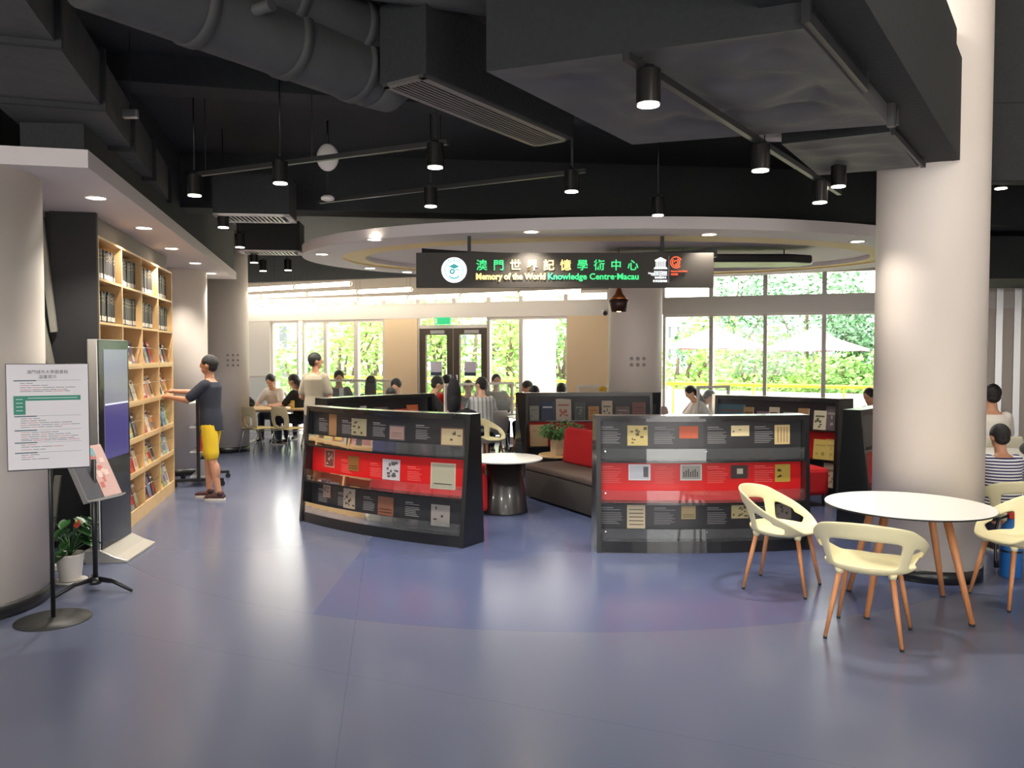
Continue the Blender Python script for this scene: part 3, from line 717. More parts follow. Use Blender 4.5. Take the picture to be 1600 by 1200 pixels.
for row, px, w_, h_, z, col, mk, fr in ((2, 527, .13, .22, 1.03, (150, 112, 76), (), None), (2, 575, .22, .17, 1.03, (146, 138, 112), rmarks(6, 1), None), (2, 634, .17, .12, 1.0, (150, 124, 116), lines[:3], (84, 84, 92)), (2, 706, .22, .15, .99, (176, 160, 126), rmarks(4, 5), (92, 66, 56)),
    (1, 522, .14, .16, .68, (120, 60, 56), rmarks(8, 2), (190, 150, 130)), (1, 567, .16, .15, .66, (140, 92, 44), lines[:2], None), (1, 627, .22, .2, .64, (190, 185, 190), rmarks(16, 3), None), (1, 696, .24, .22, .62, (172, 168, 146), lines[:1], (200, 190, 165)),
    (0, 518, .13, .14, .34, (150, 128, 118), rmarks(5, 6), None), (0, 561, .18, .2, .3, (165, 150, 135), rmarks(12, 7), None), (0, 620, .2, .18, .28, (128, 84, 66), lines[:2], None), (0, 694, .2, .2, .25, (140, 134, 130), rmarks(3, 8), None)):
    UA.pic(row, ua(px, row), w_, h_, z, col, mk, fr)
for row, px in ((2, 498), (2, 545), (2, 598), (2, 660), (1, 545), (1, 595), (1, 650), (0, 500), (0, 540), (0, 585), (0, 648)):
    UA.txt(row, ua(px, row), .17, (.34, .68, 1.08)[row])
UB = Unit('display_shelf', (.752, 7.05), (2.69, 7.16), .09, .30, .07, 'black curved display shelf with a red band facing the camera beside the wood-legged chair')
UB.body()
LB = UB.L
ub = lambda px: (px - 936) / (1264 - 936) * LB
for row, px, w_, h_, z, col, mk, fr in ((2, 1000, .18, .18, 1.03, (198, 180, 118), rmarks(12, 11), None), (2, 1077, .17, .11, 1.06, (196, 96, 66), (), None), (2, 1157, .17, .095, 1.07, (220, 204, 160), rmarks(2, 12), None), (2, 1225, .15, .175, 1.03, (200, 176, 128), [(-.3 + .2 * i, -.26 + .2 * i, -.4, .4) for i in range(4)], None),
    (1, 1003, .17, .12, .70, (196, 198, 206), [(.2, .45, -.35, .42)], (225, 225, 228)), (1, 1081, .17, .12, .70, (160, 158, 150), [(-.42 + .12 * i, -.36 + .12 * i, -.35, .05 + .1 * (i % 3)) for i in range(7)], (210, 208, 204)), (1, 1156, .16, .12, .70, (60, 48, 48), [(-.15, .2, -.15, .25)], None), (1, 1226, .15, .16, .68, (176, 150, 64), rmarks(4, 14), None),
    (0, 998, .16, .21, .30, (200, 186, 156), lines, None), (0, 1077, .13, .12, .34, (176, 158, 118), lines[:2], None), (0, 1157, .16, .12, .34, (190, 176, 130), rmarks(14, 15), None), (0, 1228, .15, .14, .33, (120, 112, 104), rmarks(5, 16), None)):
    UB.pic(row, ub(px), w_, h_, z, col, mk, fr)
for row in (0, 1, 2):
    for px in (946, 1025, 1106, 1180):
        UB.txt(row, ub(px), .19, (.375, .745, 1.1)[row], 9)
UC = Unit('display_shelf', (-2.28, 9.9), (-1.06, 11.25), -.08, .32, .06, 'black display shelf behind the front one on the same side, orange books on it'); UC.body(False)
UD = Unit('display_shelf', (.19, 11.35), (2.03, 11.4), -.07, .34, .10, 'black display shelf standing before the centre pillar with a leafy planter near it', .16, .14); UD.body(False)
UE = Unit('display_shelf', (2.70, 10.75), (4.0, 9.8), -.08, .34, .08, 'black display shelf behind the camera-facing one, yellow booklets on its red shelf', .08, .14); UE.body(False)
UF = Unit('display_shelf', (3.50, 7.75), (4.75, 9.35), .05, .32, .12, 'black display shelf almost hidden behind the large pillar'); UF.body(False)
def stand_book(u, s, row, w_, h_, col, label, group, col2=None, marks=0, thick=.018):
    z = (.104, .444, .814)[row]
    p = u.MW @ u.pt(s, .035, z); rz = u.root.rotation_euler.z + math.atan(8 * u.sag * (s / u.L - .5) / u.L) * 1
    o = empty('book', tuple(p), rz, label=label, cat='book', group=group)
    M = Matrix.Rotation(-.14, 4, 'X'); mb = MB(); mb.box(-w_ / 2, w_ / 2, 0, thick, .0, h_, 0, M)
    mb.box(-w_ / 2 + .003, w_ / 2 + .002, .003, thick - .003, .003, h_ - .003, 1, M)
    mb.build('book_block', [C(col, .45), C((235, 228, 212), .8)], o)
    if col2:
        q = MB(); r_ = random.Random(int(s * 1000))
        q.box(-w_ * .36, w_ * .36, -.0025, 0, h_ * .66, h_ * .74, 0, M)
        for k in range(marks): a = r_.uniform(-.4, .2) * w_; b_ = r_.uniform(.1, .5) * h_; q.box(a, a + w_ * r_.uniform(.08, .25), -.002, 0, b_, b_ + h_ * r_.uniform(.06, .16), 0, M)
        q.build('cover_print', C(col2, .5), o)
    return o
gD = 'books on the display shelf before the centre pillar'
def sD(px): return (px - 819) / (1021 - 819) * UD.L
for px, row, w_, h_, col, lb, c2, k in ((835, 2, .13, .21, (150, 148, 136), 'pale grey-green book, first on the top shelf before the centre pillar', (120, 124, 112), 2),
    (856, 2, .19, .27, (44, 56, 88), 'dark blue book with white title on the top shelf before the centre pillar', (220, 224, 235), 0), (881, 2, .22, .31, (196, 184, 166), 'tall cream book with reddish picture beside the dark blue book', (176, 110, 90), 9),
    (906, 2, .15, .26, (74, 82, 76), 'dull green book right of the tall cream book', (120, 124, 120), 3), (928, 2, .15, .2, (176, 128, 66), 'orange book in the middle of the top shelf before the centre pillar', (150, 90, 60), 3), (949, 2, .15, .28, (190, 176, 150), 'beige book with picture next to the orange book', (110, 96, 96), 6),
    (973, 2, .19, .2, (104, 80, 76), 'brown book near the far end of the shelf before the centre pillar', (150, 140, 134), 4), (998, 2, .18, .26, (120, 72, 66), 'maroon-brown book, last on the top shelf before the centre pillar', (96, 60, 56), 2),
    (842, 1, .26, .31, (222, 190, 140), 'large tan folder on the red shelf behind the leafy planter', (206, 174, 126), 0), (893, 1, .2, .26, (120, 70, 66), 'dark red-brown book on the red shelf above the planter leaves', (190, 170, 160), 5)):
    stand_book(UD, sD(px), row, w_, h_, col, lb, gD, c2, k)
gE = 'books on the display shelf with the yellow booklets'
def sE(px):
    k = (px - 800) / F; A_, B_ = Vector((2.70, 10.75)), Vector((4.0, 9.8)); v = B_ - A_; s = (k * A_.y - A_.x) / (v.x - k * v.y); return max(.1, min(UE.L - .1, s * UE.L))
for px, row, w_, h_, col, lb, c2, k in ((1138, 2, .36, .28, (56, 92, 104), 'wide teal book with brown picture, first on the shelf beyond the camera-facing unit', (110, 66, 54), 9), (1164, 2, .13, .25, (150, 120, 84), 'tan book beside the wide teal book', (100, 70, 50), 2),
    (1186, 2, .16, .2, (120, 96, 110), 'mauve book between the tan book and the white booklets', (170, 150, 160), 5), (1203, 2, .13, .26, (186, 172, 150), 'cream booklet with dark figure, upper middle of the back shelf unit', (90, 70, 80), 5), (1228, 2, .18, .2, (172, 164, 148), 'low beige booklet next to the cream booklet', (150, 140, 126), 1),
    (1249, 2, .14, .26, (156, 122, 82), 'brown paper booklet on the back shelf unit', (120, 90, 60), 2), (1276, 2, .16, .24, (204, 196, 172), 'white book with spotted leaf pattern near the shelf unit end', (80, 84, 60), 6), (1301, 2, .19, .3, (92, 80, 88), 'tall dull purple book at the end of the back shelf unit', (150, 140, 136), 3),
    (1278, 1, .18, .25, (206, 182, 100), 'yellow booklet on the red shelf, the one nearer the red stool', (180, 156, 84), 4), (1302, 1, .18, .26, (208, 184, 104), 'yellow booklet on the red shelf at the unit\'s end', (182, 158, 88), 4), (1296, 0, .2, .3, (196, 176, 150), 'large cream booklet on the bottom shelf under the yellow booklets', (150, 110, 90), 5)):
    stand_book(UE, sE(px), row, w_, h_, col, lb, gE, c2, k)
gC = 'books on the display shelf with the orange books'
def sC(px):
    k = (px - 800) / F; A_, B_ = Vector((-2.28, 9.9)), Vector((-1.06, 11.25)); v = B_ - A_; s = (k * A_.y - A_.x) / (v.x - k * v.y); return max(.1, min(UC.L - .1, s * UC.L))
for px, w_, h_, col, lb, c2 in ((540, .12, .24, (60, 60, 66), 'dark grey book at the near end of the shelf with orange books', (140, 120, 110)), (570, .26, .26, (74, 74, 104), 'slate blue book on the shelf with orange books', (150, 150, 170)), (581, .1, .27, (186, 184, 186), 'slim white book beside the slate blue book', (120, 120, 124)), (608, .24, .24, (112, 92, 88), 'brown-grey book in the middle of the shelf with orange books', (80, 66, 62)),
    (638, .2, .2, (214, 92, 72), 'red-orange book on the shelf behind the front display', (240, 170, 150)), (655, .18, .25, (214, 118, 70), 'orange book next to the red-orange book', (230, 150, 110))):
    stand_book(UC, sC(px), 2, w_, h_, col, lb, gC, c2, 2)

# ================= SEATING INSIDE THE RING =================
# brown curved bench with red backrest
bench = empty('lounge_bench', (.16, 9.8, 0), math.atan2(-.886, .464), label='dark brown upholstered bench with a red backrest inside the ring of shelves', cat='bench')
def arcslab(mb, L, y0, y1, z0, z1, sag, n=16, s0=0, taper=0):
    vs = []; fs = []
    for i in range(n + 1):
        s = s0 + (L - s0) * i / n; k = sag * (1 - (2 * s / L - 1) ** 2)
        vs += [(s, y0 + k, z0), (s, y1 + k, z0), (s, y1 + k - taper, z1), (s, y0 + k + taper, z1)]
    for i in range(n):
        a = 4 * i
        for q in range(4): fs.append((a + q, a + (q + 1) % 4, a + 4 + (q + 1) % 4, a + 4 + q))
    fs += [(3, 2, 1, 0), (4 * n, 4 * n + 1, 4 * n + 2, 4 * n + 3)]
    return mb.add(vs, fs, 0, True)
arcslab(MB(), 1.98, 0, .62, .02, .34, .02).build('bench_base', mat('bench_base_fabric', (60, 54, 50), .9, bump=.2, scale=160), bench, bevel=.015)
arcslab(MB(), 1.98, -.005, .62, .34, .425, .02).build('seat', m_brownf, bench, bevel=.025)
arcslab(MB(), 1.98, .44, .62, .42, .86, .02, s0=.12, taper=.035).build('backrest', m_redf, bench, bevel=.045)
def ottoman(x, y, rz, label, legs=False):
    o = empty('ottoman', (x, y, 0), rz, label=label, cat='ottoman')
    z0 = .13 if legs else .03
    mb = MB(); mb.box(-.24, .24, -.24, .24, z0, .45); mb.build('seat_cushion', m_redf, o, bevel=.05)
    for sx in (-1, 1):
        for sy in (-1, 1): MB().tube([(sx * .19, sy * .19, 0), (sx * .19, sy * .19, z0 + .01)], .018, 10).build('leg', m_satin, o)
    return o
ottoman(-.56, 8.86, .35, 'red upholstered ottoman just behind the front display shelf, nearer the camera')
ottoman(-.56, 9.72, .1, 'red upholstered ottoman farther back behind the front display shelf')
ottoman(3.39, 9.38, .2, 'red upholstered stool on dark legs beside the shelf with yellow booklets', True)
# round table with a black cone base
o = empty('pedestal_table', (-.09, 8.93, 0), 0, label='round white table on a wide black conical base between the front shelves', cat='table')
MB().lathe([(.43, 0), (.435, .006), (.435, .016), (.43, .02)], 64, c=(0, 0, .585)).build('tabletop', m_top, o)
MB().lathe([(.43, 0), (.40, -.004), (.2, -.03)], 48, c=(0, 0, .585), cap=False).build('underside', m_leg, o)
MB().lathe([(.27, 0), (.27, .015), (.265, .02), (.2, .56)], 48).build('cone_base', mat('cone_black', (38, 38, 40), .35, coat=.3, var=.1), o)
# small wooden table with planter
o = empty('side_table', (.62, 10.42, 0), 0, label='small round wooden side table behind the brown bench holding the planter', cat='side table')
MB().lathe([(.27, .43), (.28, .44), (.27, .46)], 40).build('tabletop', m_wood, o)
MB().lathe([(.16, 0), (.16, .02), (.03, .03), (.03, .43)], 24).build('pedestal', m_satin, o)
def leafy(root, n, rx, ry, rz, zc, size, seed, m, name='foliage', droop=.4):
    r_ = random.Random(seed); mb = MB(); st = MB()
    for i in range(n):
        a = r_.uniform(0, 6.283); rr = math.sqrt(r_.random()); el = r_.uniform(-.5, 1)
        p = Vector((rr * rx * math.cos(a), rr * ry * math.sin(a), zc + el * rz * (1.15 - rr * .6)))
        out = Vector((math.cos(a), math.sin(a), r_.uniform(-droop, .6))).normalized(); s = size * r_.uniform(.6, 1.2)
        side = out.cross(Vector((0, 0, 1))).normalized(); nrm = side.cross(out)
        q = [p, p + out * s * .5 + side * s * .28 + nrm * .01, p + out * s * .5 + nrm * s * .06, p + out * s * .5 - side * s * .28 + nrm * .01, p + out * s - nrm * s * .15]
        mb.add(q, [(0, 1, 2), (0, 2, 3), (1, 4, 2), (2, 4, 3)], 0, True)
        if i % 6 == 0: st.tube([(p.x * .15, p.y * .15, zc - rz * .9), (p.x * .5, p.y * .5, (p.z + zc - rz) / 2), p], .004, 5)
    mb.build(name, m, root); st.build('stem', m_green, root)
pl = empty('potted_plant', (.64, 10.4, .46), .3, label='leafy green plant in a square cream planter on the small wooden table', cat='plant')
mb = MB(); mb.box(-.11, .11, -.11, .11, 0, .2); mb.build('planter', C((206, 184, 150), .6), pl, bevel=.01)
leafy(pl, 420, .26, .24, .15, .27, .085, 4, mat('pothos_leaf', (96, 158, 84), .45, var=.4, scale=14))

# ================= TUB CHAIRS =================
def tub_shell():
    mb = MB(); nphi = 40; rings = []
    def rim_z(ph):     # ph 0 at back, +-pi at the front
        a = abs(ph) / math.pi
        return .755 - .04 * (a / .3) ** 2 if a < .3 else .715 - (a - .3) / .45 * .25 if a < .75 else .465 - .012 * (a - .75) / .25
    def rad(ph, t):
        a = abs(ph) / math.pi
        base = .225 + .02 * (1 - math.cos(2 * ph)) / 2
        flare = (.075 if a < .5 else .075 * (1 - (a - .5) / .5 * .9))
        return base + flare * t
    T = [0, .1, .22, .36, .5, .64, .78, .9, 1]
    idx = {}
    for i in range(nphi):
        ph = -math.pi + 2 * math.pi * i / nphi
        for j, t_ in enumerate(T):
            z0 = .445; z = z0 + (rim_z(ph) - z0) * t_; r_ = rad(ph, t_)
            # back at -x
            mb.v.append((-r_ * math.cos(ph) * 1.0 - .02 * t_ * math.cos(ph), r_ * math.sin(ph) * 1.04, z)); idx[i, j] = len(mb.v) - 1
    for i in range(nphi):
        ph = math.degrees(-math.pi + 2 * math.pi * (i + .5) / nphi)
        for j in range(len(T) - 1):
            t_ = (T[j] + T[j + 1]) / 2; a = abs(ph)
            if a < 42 and .10 < t_ < .60: continue
            if 60 < a < 112 and .10 < t_ < .55 + (.1 if a < 90 else -.1): continue
            k = (i + 1) % nphi
            mb.f.append([idx[i, j], idx[i, j + 1], idx[k, j + 1], idx[k, j]]); mb.m.append(0); mb.sm.append(True)
    prev = [idx[i, 0] for i in range(nphi)]
    for f, dz in ((.86, -.018), (.6, -.03), (.3, -.034)):
        cur = []
        for i in range(nphi):
            x, y, z = mb.v[idx[i, 0]]; mb.v.append((x * f, y * f, .445 + dz)); cur.append(len(mb.v) - 1)
        for i in range(nphi):
            k = (i + 1) % nphi; mb.f.append([prev[i], prev[k], cur[k], cur[i]]); mb.m.append(0); mb.sm.append(True)
        prev = cur
    mb.v.append((0, 0, .41)); c = len(mb.v) - 1
    for i in range(nphi): mb.f.append([prev[i], prev[(i + 1) % nphi], c]); mb.m.append(0); mb.sm.append(True)
    return mb
def make_tub(loc, rz, label):
    o = empty('tub_chair', loc, rz, label=label, cat='chair', group='cream plastic tub chairs')
    s = tub_shell().build('seat_shell', m_cream, o, solid=.014, sub=1); s.modifiers.new('x', 'WELD') if False else None
    for sx in (-1, 1):
        for sy in (-1, 1):
            a, b_ = Vector((sx * .15, sy * .15, .415)), Vector((sx * .225, sy * .215, .012))
            MB().tube([a, a.lerp(b_, .5), b_], [.0165, .0155, .011], 12).build('leg', m_leg, o)
            MB().lathe([(.012, 0), (.012, .014)], 12, c=tuple(b_ - Vector((0, 0, .012)))).build('foot_cap', m_satin, o)
            MB().tube([a + Vector((0, 0, .02)), a - Vector((0, 0, .012))], [.028, .021], 12).build('leg_socket', m_cream, o)
    return o
tub = make_tub((2.04, 5.99, 0), math.radians(-34), 'cream tub chair with wooden legs standing against the front display shelf')
def tub_at(x, y, deg, label, s=1):
    c = copy_tree(tub); c.location = (x, y, 0); c.rotation_euler = (0, 0, math.radians(deg)); c['label'] = label; c.scale = (s, s, s); return c
tub_at(2.24, 4.97, 58, 'cream tub chair nearest the camera, its back turned to it')
tub_at(3.60, 5.62, 183, 'cream tub chair cut by the picture\'s edge across the round white table')
tub_at(4.16, 6.62, 88, 'cream tub chair under the child in the striped shirt')
tub_at(-.40, 12.1, -38, 'cream tub chair seen past the end of the front display shelf', 1.05)
# ---- round tables on wooden legs ----
def round_table(x, y, r, ang0, label, h=.72, lr=.45):
    o = empty('round_table', (x, y, 0), ang0, label=label, cat='table')
    MB().lathe([(r - .004, h - .014), (r, h - .012), (r, h - .003)], 72).build('table_edge', m_satin, o)
    MB().lathe([(r - .001, h - .003), (r - .003, h)], 72).build('tabletop', m_top, o)
    for k in range(4):
        a = k * math.pi / 2; c_, s_ = math.cos(a), math.sin(a)
        MB().tube([(c_ * .27, s_ * .27, h - .05), (c_ * lr, s_ * lr, .01)], [.027, .017], 14).build('leg', m_leg, o)
        MB().lathe([(.018, 0), (.018, .012)], 12, c=(c_ * lr, s_ * lr, 0)).build('foot_cap', m_satin, o)
        MB().tube([(c_ * .265, s_ * .265, h - .012), (c_ * .275, s_ * .275, h - .06)], [.034, .03], 14).build('leg_socket', C((205, 196, 190), .4), o)
    return o
round_table(2.74, 5.50, .54, math.radians(-58), 'large round white table with thin dark edge before the white pillar')
round_table(5.35, 8.35, .54, .3, 'round white table in front of the man in white, beyond the big pillar')
round_table(4.98, 11.0, .5, 2.5, 'round white table partly behind the large pillar, dark shelf ends before it', .74)
round_table(.42, 13.2, .5, 3.0, 'round white table behind the shelf with the dark blue book', .74)
# ================= BOOKCASE =================
Bo = Vector((-3.66, 7.11, 0)); bL = 3.235; bang = math.atan2(d.y, d.x)
bc = empty('bookcase', tuple(Bo), bang, label='tall beech bookcase with bound volumes above and magazine displays below', cat='bookcase')
# local: x along the front, y into the wall (left of d), front at y=0
zs = [.107, .50, .855, 1.24, 1.63, 2.05, 2.44, 2.81]
t_ = .022; cwid = bL / 4; DP = .30
mb = MB(); mb.box(-.0, t_, 0, DP, 0, 2.81); mb.box(bL - t_, bL, 0, DP, 0, 2.81); mb.box(t_, bL - t_, 0, DP, 2.81 - t_, 2.81); mb.build('carcass', m_wood, bc)
MB().box(t_, bL - t_, DP - .01, DP, .0, 2.79).build('back_board', mat('beech_back', (206, 166, 112), .6, var=.08), bc)
MB().box(t_, bL - t_, .0, .02, 0, .107).build('plinth', m_wood, bc)
for i in range(1, 4): MB().box(i * cwid - t_ / 2, i * cwid + t_ / 2, 0.002, DP - .01, .107, 2.79).build('upright', m_wood, bc)
for j, z in enumerate(zs[:-1]):
    for i in range(4):
        MB().box(i * cwid + t_ / 2 + (t_ / 2 if i == 0 else 0), (i + 1) * cwid - t_ / 2 - (t_ / 2 if i == 3 else 0), .003, DP - .012, z - t_, z).build('shelf_board', m_wood, bc)
for j in range(5):
    for i in range(4):
        x0, x1 = i * cwid + .024, (i + 1) * cwid - .024
        MB().tube([(x0, -.012 + .03, zs[j] + .2), (x1, -.012 + .03, zs[j] + .2)], .005, 8).build('retaining_rod', m_chrome, bc)
        MB().box(x0, x1, .0, .012, zs[j], zs[j] + .035).build('shelf_lip', m_wood, bc)
bpy.context.view_layer.update(); MBC = bc.matrix_world.copy()
# grey header and dark end wall
mb = MB(); mb.box(0, bL, .06, .36, 2.812, 3.0); o = mb.build('wall_header', mat('grey_header', (120, 112, 106), .7)); o.data.transform(MBC @ Matrix.Translation(o.location)); o.location = (0, 0, 0); structure(o)
def loc_struct(mb, name, m):
    o = mb.build(name, m); o.data.transform(MBC @ Matrix.Translation(o.location)); o.location = (0, 0, 0); return structure(o)
loc_struct(MB().box(-.05, -.002, -.0, .37, 0, 3.0), 'wall_bookcase_end', mat('charcoal_wall', (40, 40, 43), .75, var=.1))
loc_struct(MB().box(-.0, bL + .02, .305, .42, 0, 3.0), 'wall_bookcase_back', MATS['charcoal_wall'])
# dark glazing with pale slanting struts between pillar and end wall
loc_struct(MB().box(.3, .36, .43, 3.2, 0, 3.0), 'wall_dark_side', mat('deep_dark_wall', (24, 24, 27), .5))
br = mat('pale_strut', (150, 148, 138), .6)
for (a, b_) in (((-.1, .43, 2.95), (-.1, .335, 1.95)), ((-.1, .44, 2.1), (-.1, .355, 1.62)), ((-.1, .41, .04), (-.1, .325, .70))):
    mb = MB(); mb.bar(a, b_, .05, .04, up=(1, 0, 0)); o = mb.build('diagonal_strut', br); o.data.transform(MBC @ Matrix.Translation(o.location)); c = sum((v.co for v in o.data.vertices), Vector()) / 8; o.data.transform(Matrix.Translation(-c)); o.location = c
    o['label'] = {2.95: 'tall pale slanting strut against the dark wall near the white pillar', 2.1: 'short pale slanting strut at mid height by the white pillar', .04: 'low pale slanting strut behind the potted plant'}[a[2]]; o['category'] = 'strut'
# bound volumes in the two top rows
bays = ('bay nearest the screen kiosk', 'second bay from the screen kiosk', 'third bay from the screen kiosk', 'bay nearest the light pillar')
vb = []
for k, c_ in enumerate(((38, 38, 42), (52, 50, 52), (30, 34, 44), (62, 58, 56))):
    mb = MB(); w_ = .046; h_ = .28
    mb.box(0, w_, 0, .2, 0, h_, 0); mb.box(.002, w_ - .002, .004, .203, .004, h_ + .001, 1)
    mb.box(.004, w_ - .004, -.0015, 0, .02, .062, 2); mb.box(.004, w_ - .004, -.0015, 0, .2, .206, 3); mb.box(.004, w_ - .004, -.0015, 0, .235, .241, 3)
    me = mb.mesh('bound_volume', [C(c_, .5), C((214, 206, 190), .8), C((226, 222, 214), .6), C((170, 150, 110), .5)]); vb.append(me)
r_ = random.Random(5)
for row, rn in ((6, 'top row'), (5, 'second row')):
    for i in range(4):
        x = i * cwid + .03; n = 0; end = (i + 1) * cwid - .01
        while x < end - .05 and n < 16:
            o = bpy.data.objects.new('bound_volume', vb[r_.randrange(4)]); COL.objects.link(o)
            s = r_.uniform(.94, 1.06); o.matrix_world = MBC @ Matrix.Translation((x, .05 + r_.uniform(0, .012), zs[row])) @ Matrix.Diagonal((1, 1, s, 1))
            tag(o, 'dark bound volume in the bookcase\'s %s, %s' % (rn, bays[i]), 'book', 'bound volumes, %s, %s' % (rn, bays[i])); x += .0485; n += 1
# magazines leaning in five rows
cols = [('white', (226, 222, 214)), ('red', (186, 52, 48)), ('blue', (104, 138, 176)), ('pale green', (150, 176, 142)), ('grey', (128, 128, 132)), ('cream', (224, 204, 164)), ('black', (48, 46, 50)), ('pink', (208, 150, 150)), ('light blue', (172, 198, 214)), ('brown', (134, 98, 74)), ('orange', (206, 132, 78)), ('purple', (120, 100, 140)), ('yellow', (220, 196, 110))]
rown = ('bottom magazine row', 'second magazine row up', 'middle magazine row', 'fourth magazine row up', 'topmost magazine row')
for j in range(5):
    for i in range(4):
        n = 5 if i else 4; ch = r_.sample(cols, n); step = (cwid - .09) / n
        for k in range(n):
            cn, cc = ch[k]; cc = tuple(int(q_ * .8 + 48) for q_ in cc); w_, h_ = r_.uniform(.19, .22), r_.uniform(.25, .3); x = i * cwid + .05 + k * step
            w_ = min(w_, cwid - .04 - (x - i * cwid))
            o = empty('magazine', (0, 0, 0), 0, label='%s magazine in the bookcase\'s %s, %s' % (cn, rown[j], bays[i]), cat='magazine', group='magazines in the bookcase')
            tilt = -.24 + r_.uniform(-.02, .02)
            o.matrix_world = MBC @ Matrix.Translation((x, .035 + .012 * (n - k), zs[j] + .002)) @ Matrix.Rotation(tilt, 4, 'X') @ Matrix.Rotation(r_.uniform(-.02, .05), 4, 'Y')
            MB().box(0, w_, 0, .008, 0, h_).build('cover', C(cc, .35), o)
            q = MB(); q.box(w_ * .1, w_ * .8, -.0015, 0, h_ * .82, h_ * .9, 0); q.box(w_ * .15, w_ * r_.uniform(.5, .85), -.0015, 0, h_ * .2, h_ * r_.uniform(.45, .7), 1)
            q.build('cover_print', [C((240, 238, 232) if sum(cc) < 420 else (70, 70, 84), .4), C(r_.choice(cols)[1], .4)], o)
# ================= KIOSK =================
K0 = Vector((-3.46, 6.73)); kd = Vector((-.06, .63)).normalized()
kx = empty('screen_kiosk', (-3.46, 6.68, 0), math.atan2(kd.y, kd.x), label='silver portrait screen kiosk with glossy black glass and a blue display', cat='kiosk')
# local x along the face (away from camera), -y towards the aisle (+X)
m_kg = mat('kiosk_glass', (34, 34, 38), .12, var=.05, spec=.5)
mb = MB(); mb.box(0, .66, .0, .085, .1, 1.885); mb.build('cabinet', m_alu, kx, bevel=.008)
mb = MB(); mb.box(.006, .654, -.008, .001, .11, 1.88); mb.build('front_glass', m_kg, kx)
mb = MB(); mb.box(.10, .62, -.0115, -.008, .86, 1.80, 0); mb.box(.10, .62, -.012, -.0115, .86, 1.32, 1); mb.box(.11, .62, -.0125, -.0115, 1.32, 1.335, 2)
mb.build('screen', [mat('screen_grey', (120, 122, 138), .15, emit=(112, 114, 134), es=.42), mat('screen_blue', (70, 66, 120), .15, emit=(70, 66, 122), es=.42), mat('screen_line', (190, 195, 210), .2, emit=(190, 195, 210), es=.6)], kx)
mb = MB(); M = Matrix.Identity(4)
mb.add([(-.02, -.22, 0), (.66, -.22, 0), (.68, .13, 0), (-.02, .13, 0), (-.02, -.22, .022), (.66, -.22, .022), (.68, -.12, .05), (-.02, -.12, .05), (.68, .0, .11), (-.02, .0, .11), (.68, .13, .11), (-.02, .13, .11)],
       [(3, 2, 1, 0), (0, 1, 5, 4), (4, 5, 6, 7), (7, 6, 8, 9), (9, 8, 10, 11), (2, 3, 11, 10), (1, 2, 10, 8, 6, 5), (0, 4, 7, 9, 11, 3)])
mb.build('base_plate', mat('brushed_silver', (206, 202, 192), .3, metal=.7), kx, bevel=.004)
# ================= POSTER STAND =================
ps = empty('poster_stand', (-3.035, 5.235, 0), math.atan2(.24, .50), label='white notice board with green table on a thin black pole and round base', cat='sign stand')
MB().lathe([(.23, 0), (.23, .006), (.06, .012), (.02, .02)], 48).build('round_base', mat('base_charcoal', (56, 56, 54), .45, metal=.3), ps)
MB().tube([(0, 0, .01), (0, 0, 1.68)], .014, 12).build('pole', m_satin, ps)
bw, z0, z1 = .235, 1.005, 1.695
MB().box(-bw, bw, -.045, -.015, z0, z1).build('board', [m_satin], ps, bevel=.003)
sh = MB().box(-bw + .006, bw - .004, -.05, -.045, z0 + .008, z1 - .004).build('notice_sheet', mat('notice_paper', (232, 228, 232), .35, var=.01), ps)
PW = bw * 2; PH = z1 - z0
def pu(u): return -bw + u * PW
def pv(v): return z1 - v * PH
gr = C((46, 140, 118), .5); dk_ = C((70, 74, 80), .5); pk = C((206, 150, 150), .5)
mb = MB(); mb.box(pu(.09), pu(.895), -.052, -.05, pv(.345), pv(.30)); mb.box(pu(.09), pu(.23), -.052, -.05, pv(.475), pv(.345))
mb.build('green_table', gr, sh)
mb = MB()
for v in (.155, .488, .62, .735, .83): mb.box(pu(.095), pu(.36), -.0515, -.05, pv(v + .008), pv(v - .002)); mb.box(pu(.36), pu(.9), -.0512, -.05, pv(v + .002), pv(v))
mb.build('heading_bar', C((66, 100, 108), .5), sh)
mb = MB(); r_ = random.Random(2)
vv = [.18, .2, .22, .24, .255, .51, .53, .55, .57, .59, .64, .66, .68, .7, .715, .755, .775, .8, .85, .87, .89]
for v in vv:
    x = .17
    for k in range(r_.randint(2, 6)):
        l_ = r_.uniform(.05, .14)
        if x + l_ > .9: break
        mb.box(pu(x), pu(x + l_), -.0512, -.05, pv(v + .006), pv(v), 1 if (k + int(v * 100)) % 4 == 0 else 0); x += l_ + .012
for k in range(4): mb.box(pu(.12), pu(.2), -.0535, -.052, pv(.335 + k * .035), pv(.328 + k * .035), 2)
mb.box(pu(.26), pu(.86), -.0535, -.052, pv(.325), pv(.318), 2)
mb.build('printed_text', [C((140, 142, 150), .5), pk, C((190, 226, 216), .5)], sh)
text(sh, 'heading', '澳門城市大學圖書館', .026, Matrix.Translation((.0, -.0505, pv(.08))) @ RX, dk_, .0008)
text(sh, 'heading', '溫馨提示', .026, Matrix.Translation((.0, -.0505, pv(.125))) @ RX, dk_, .0008)
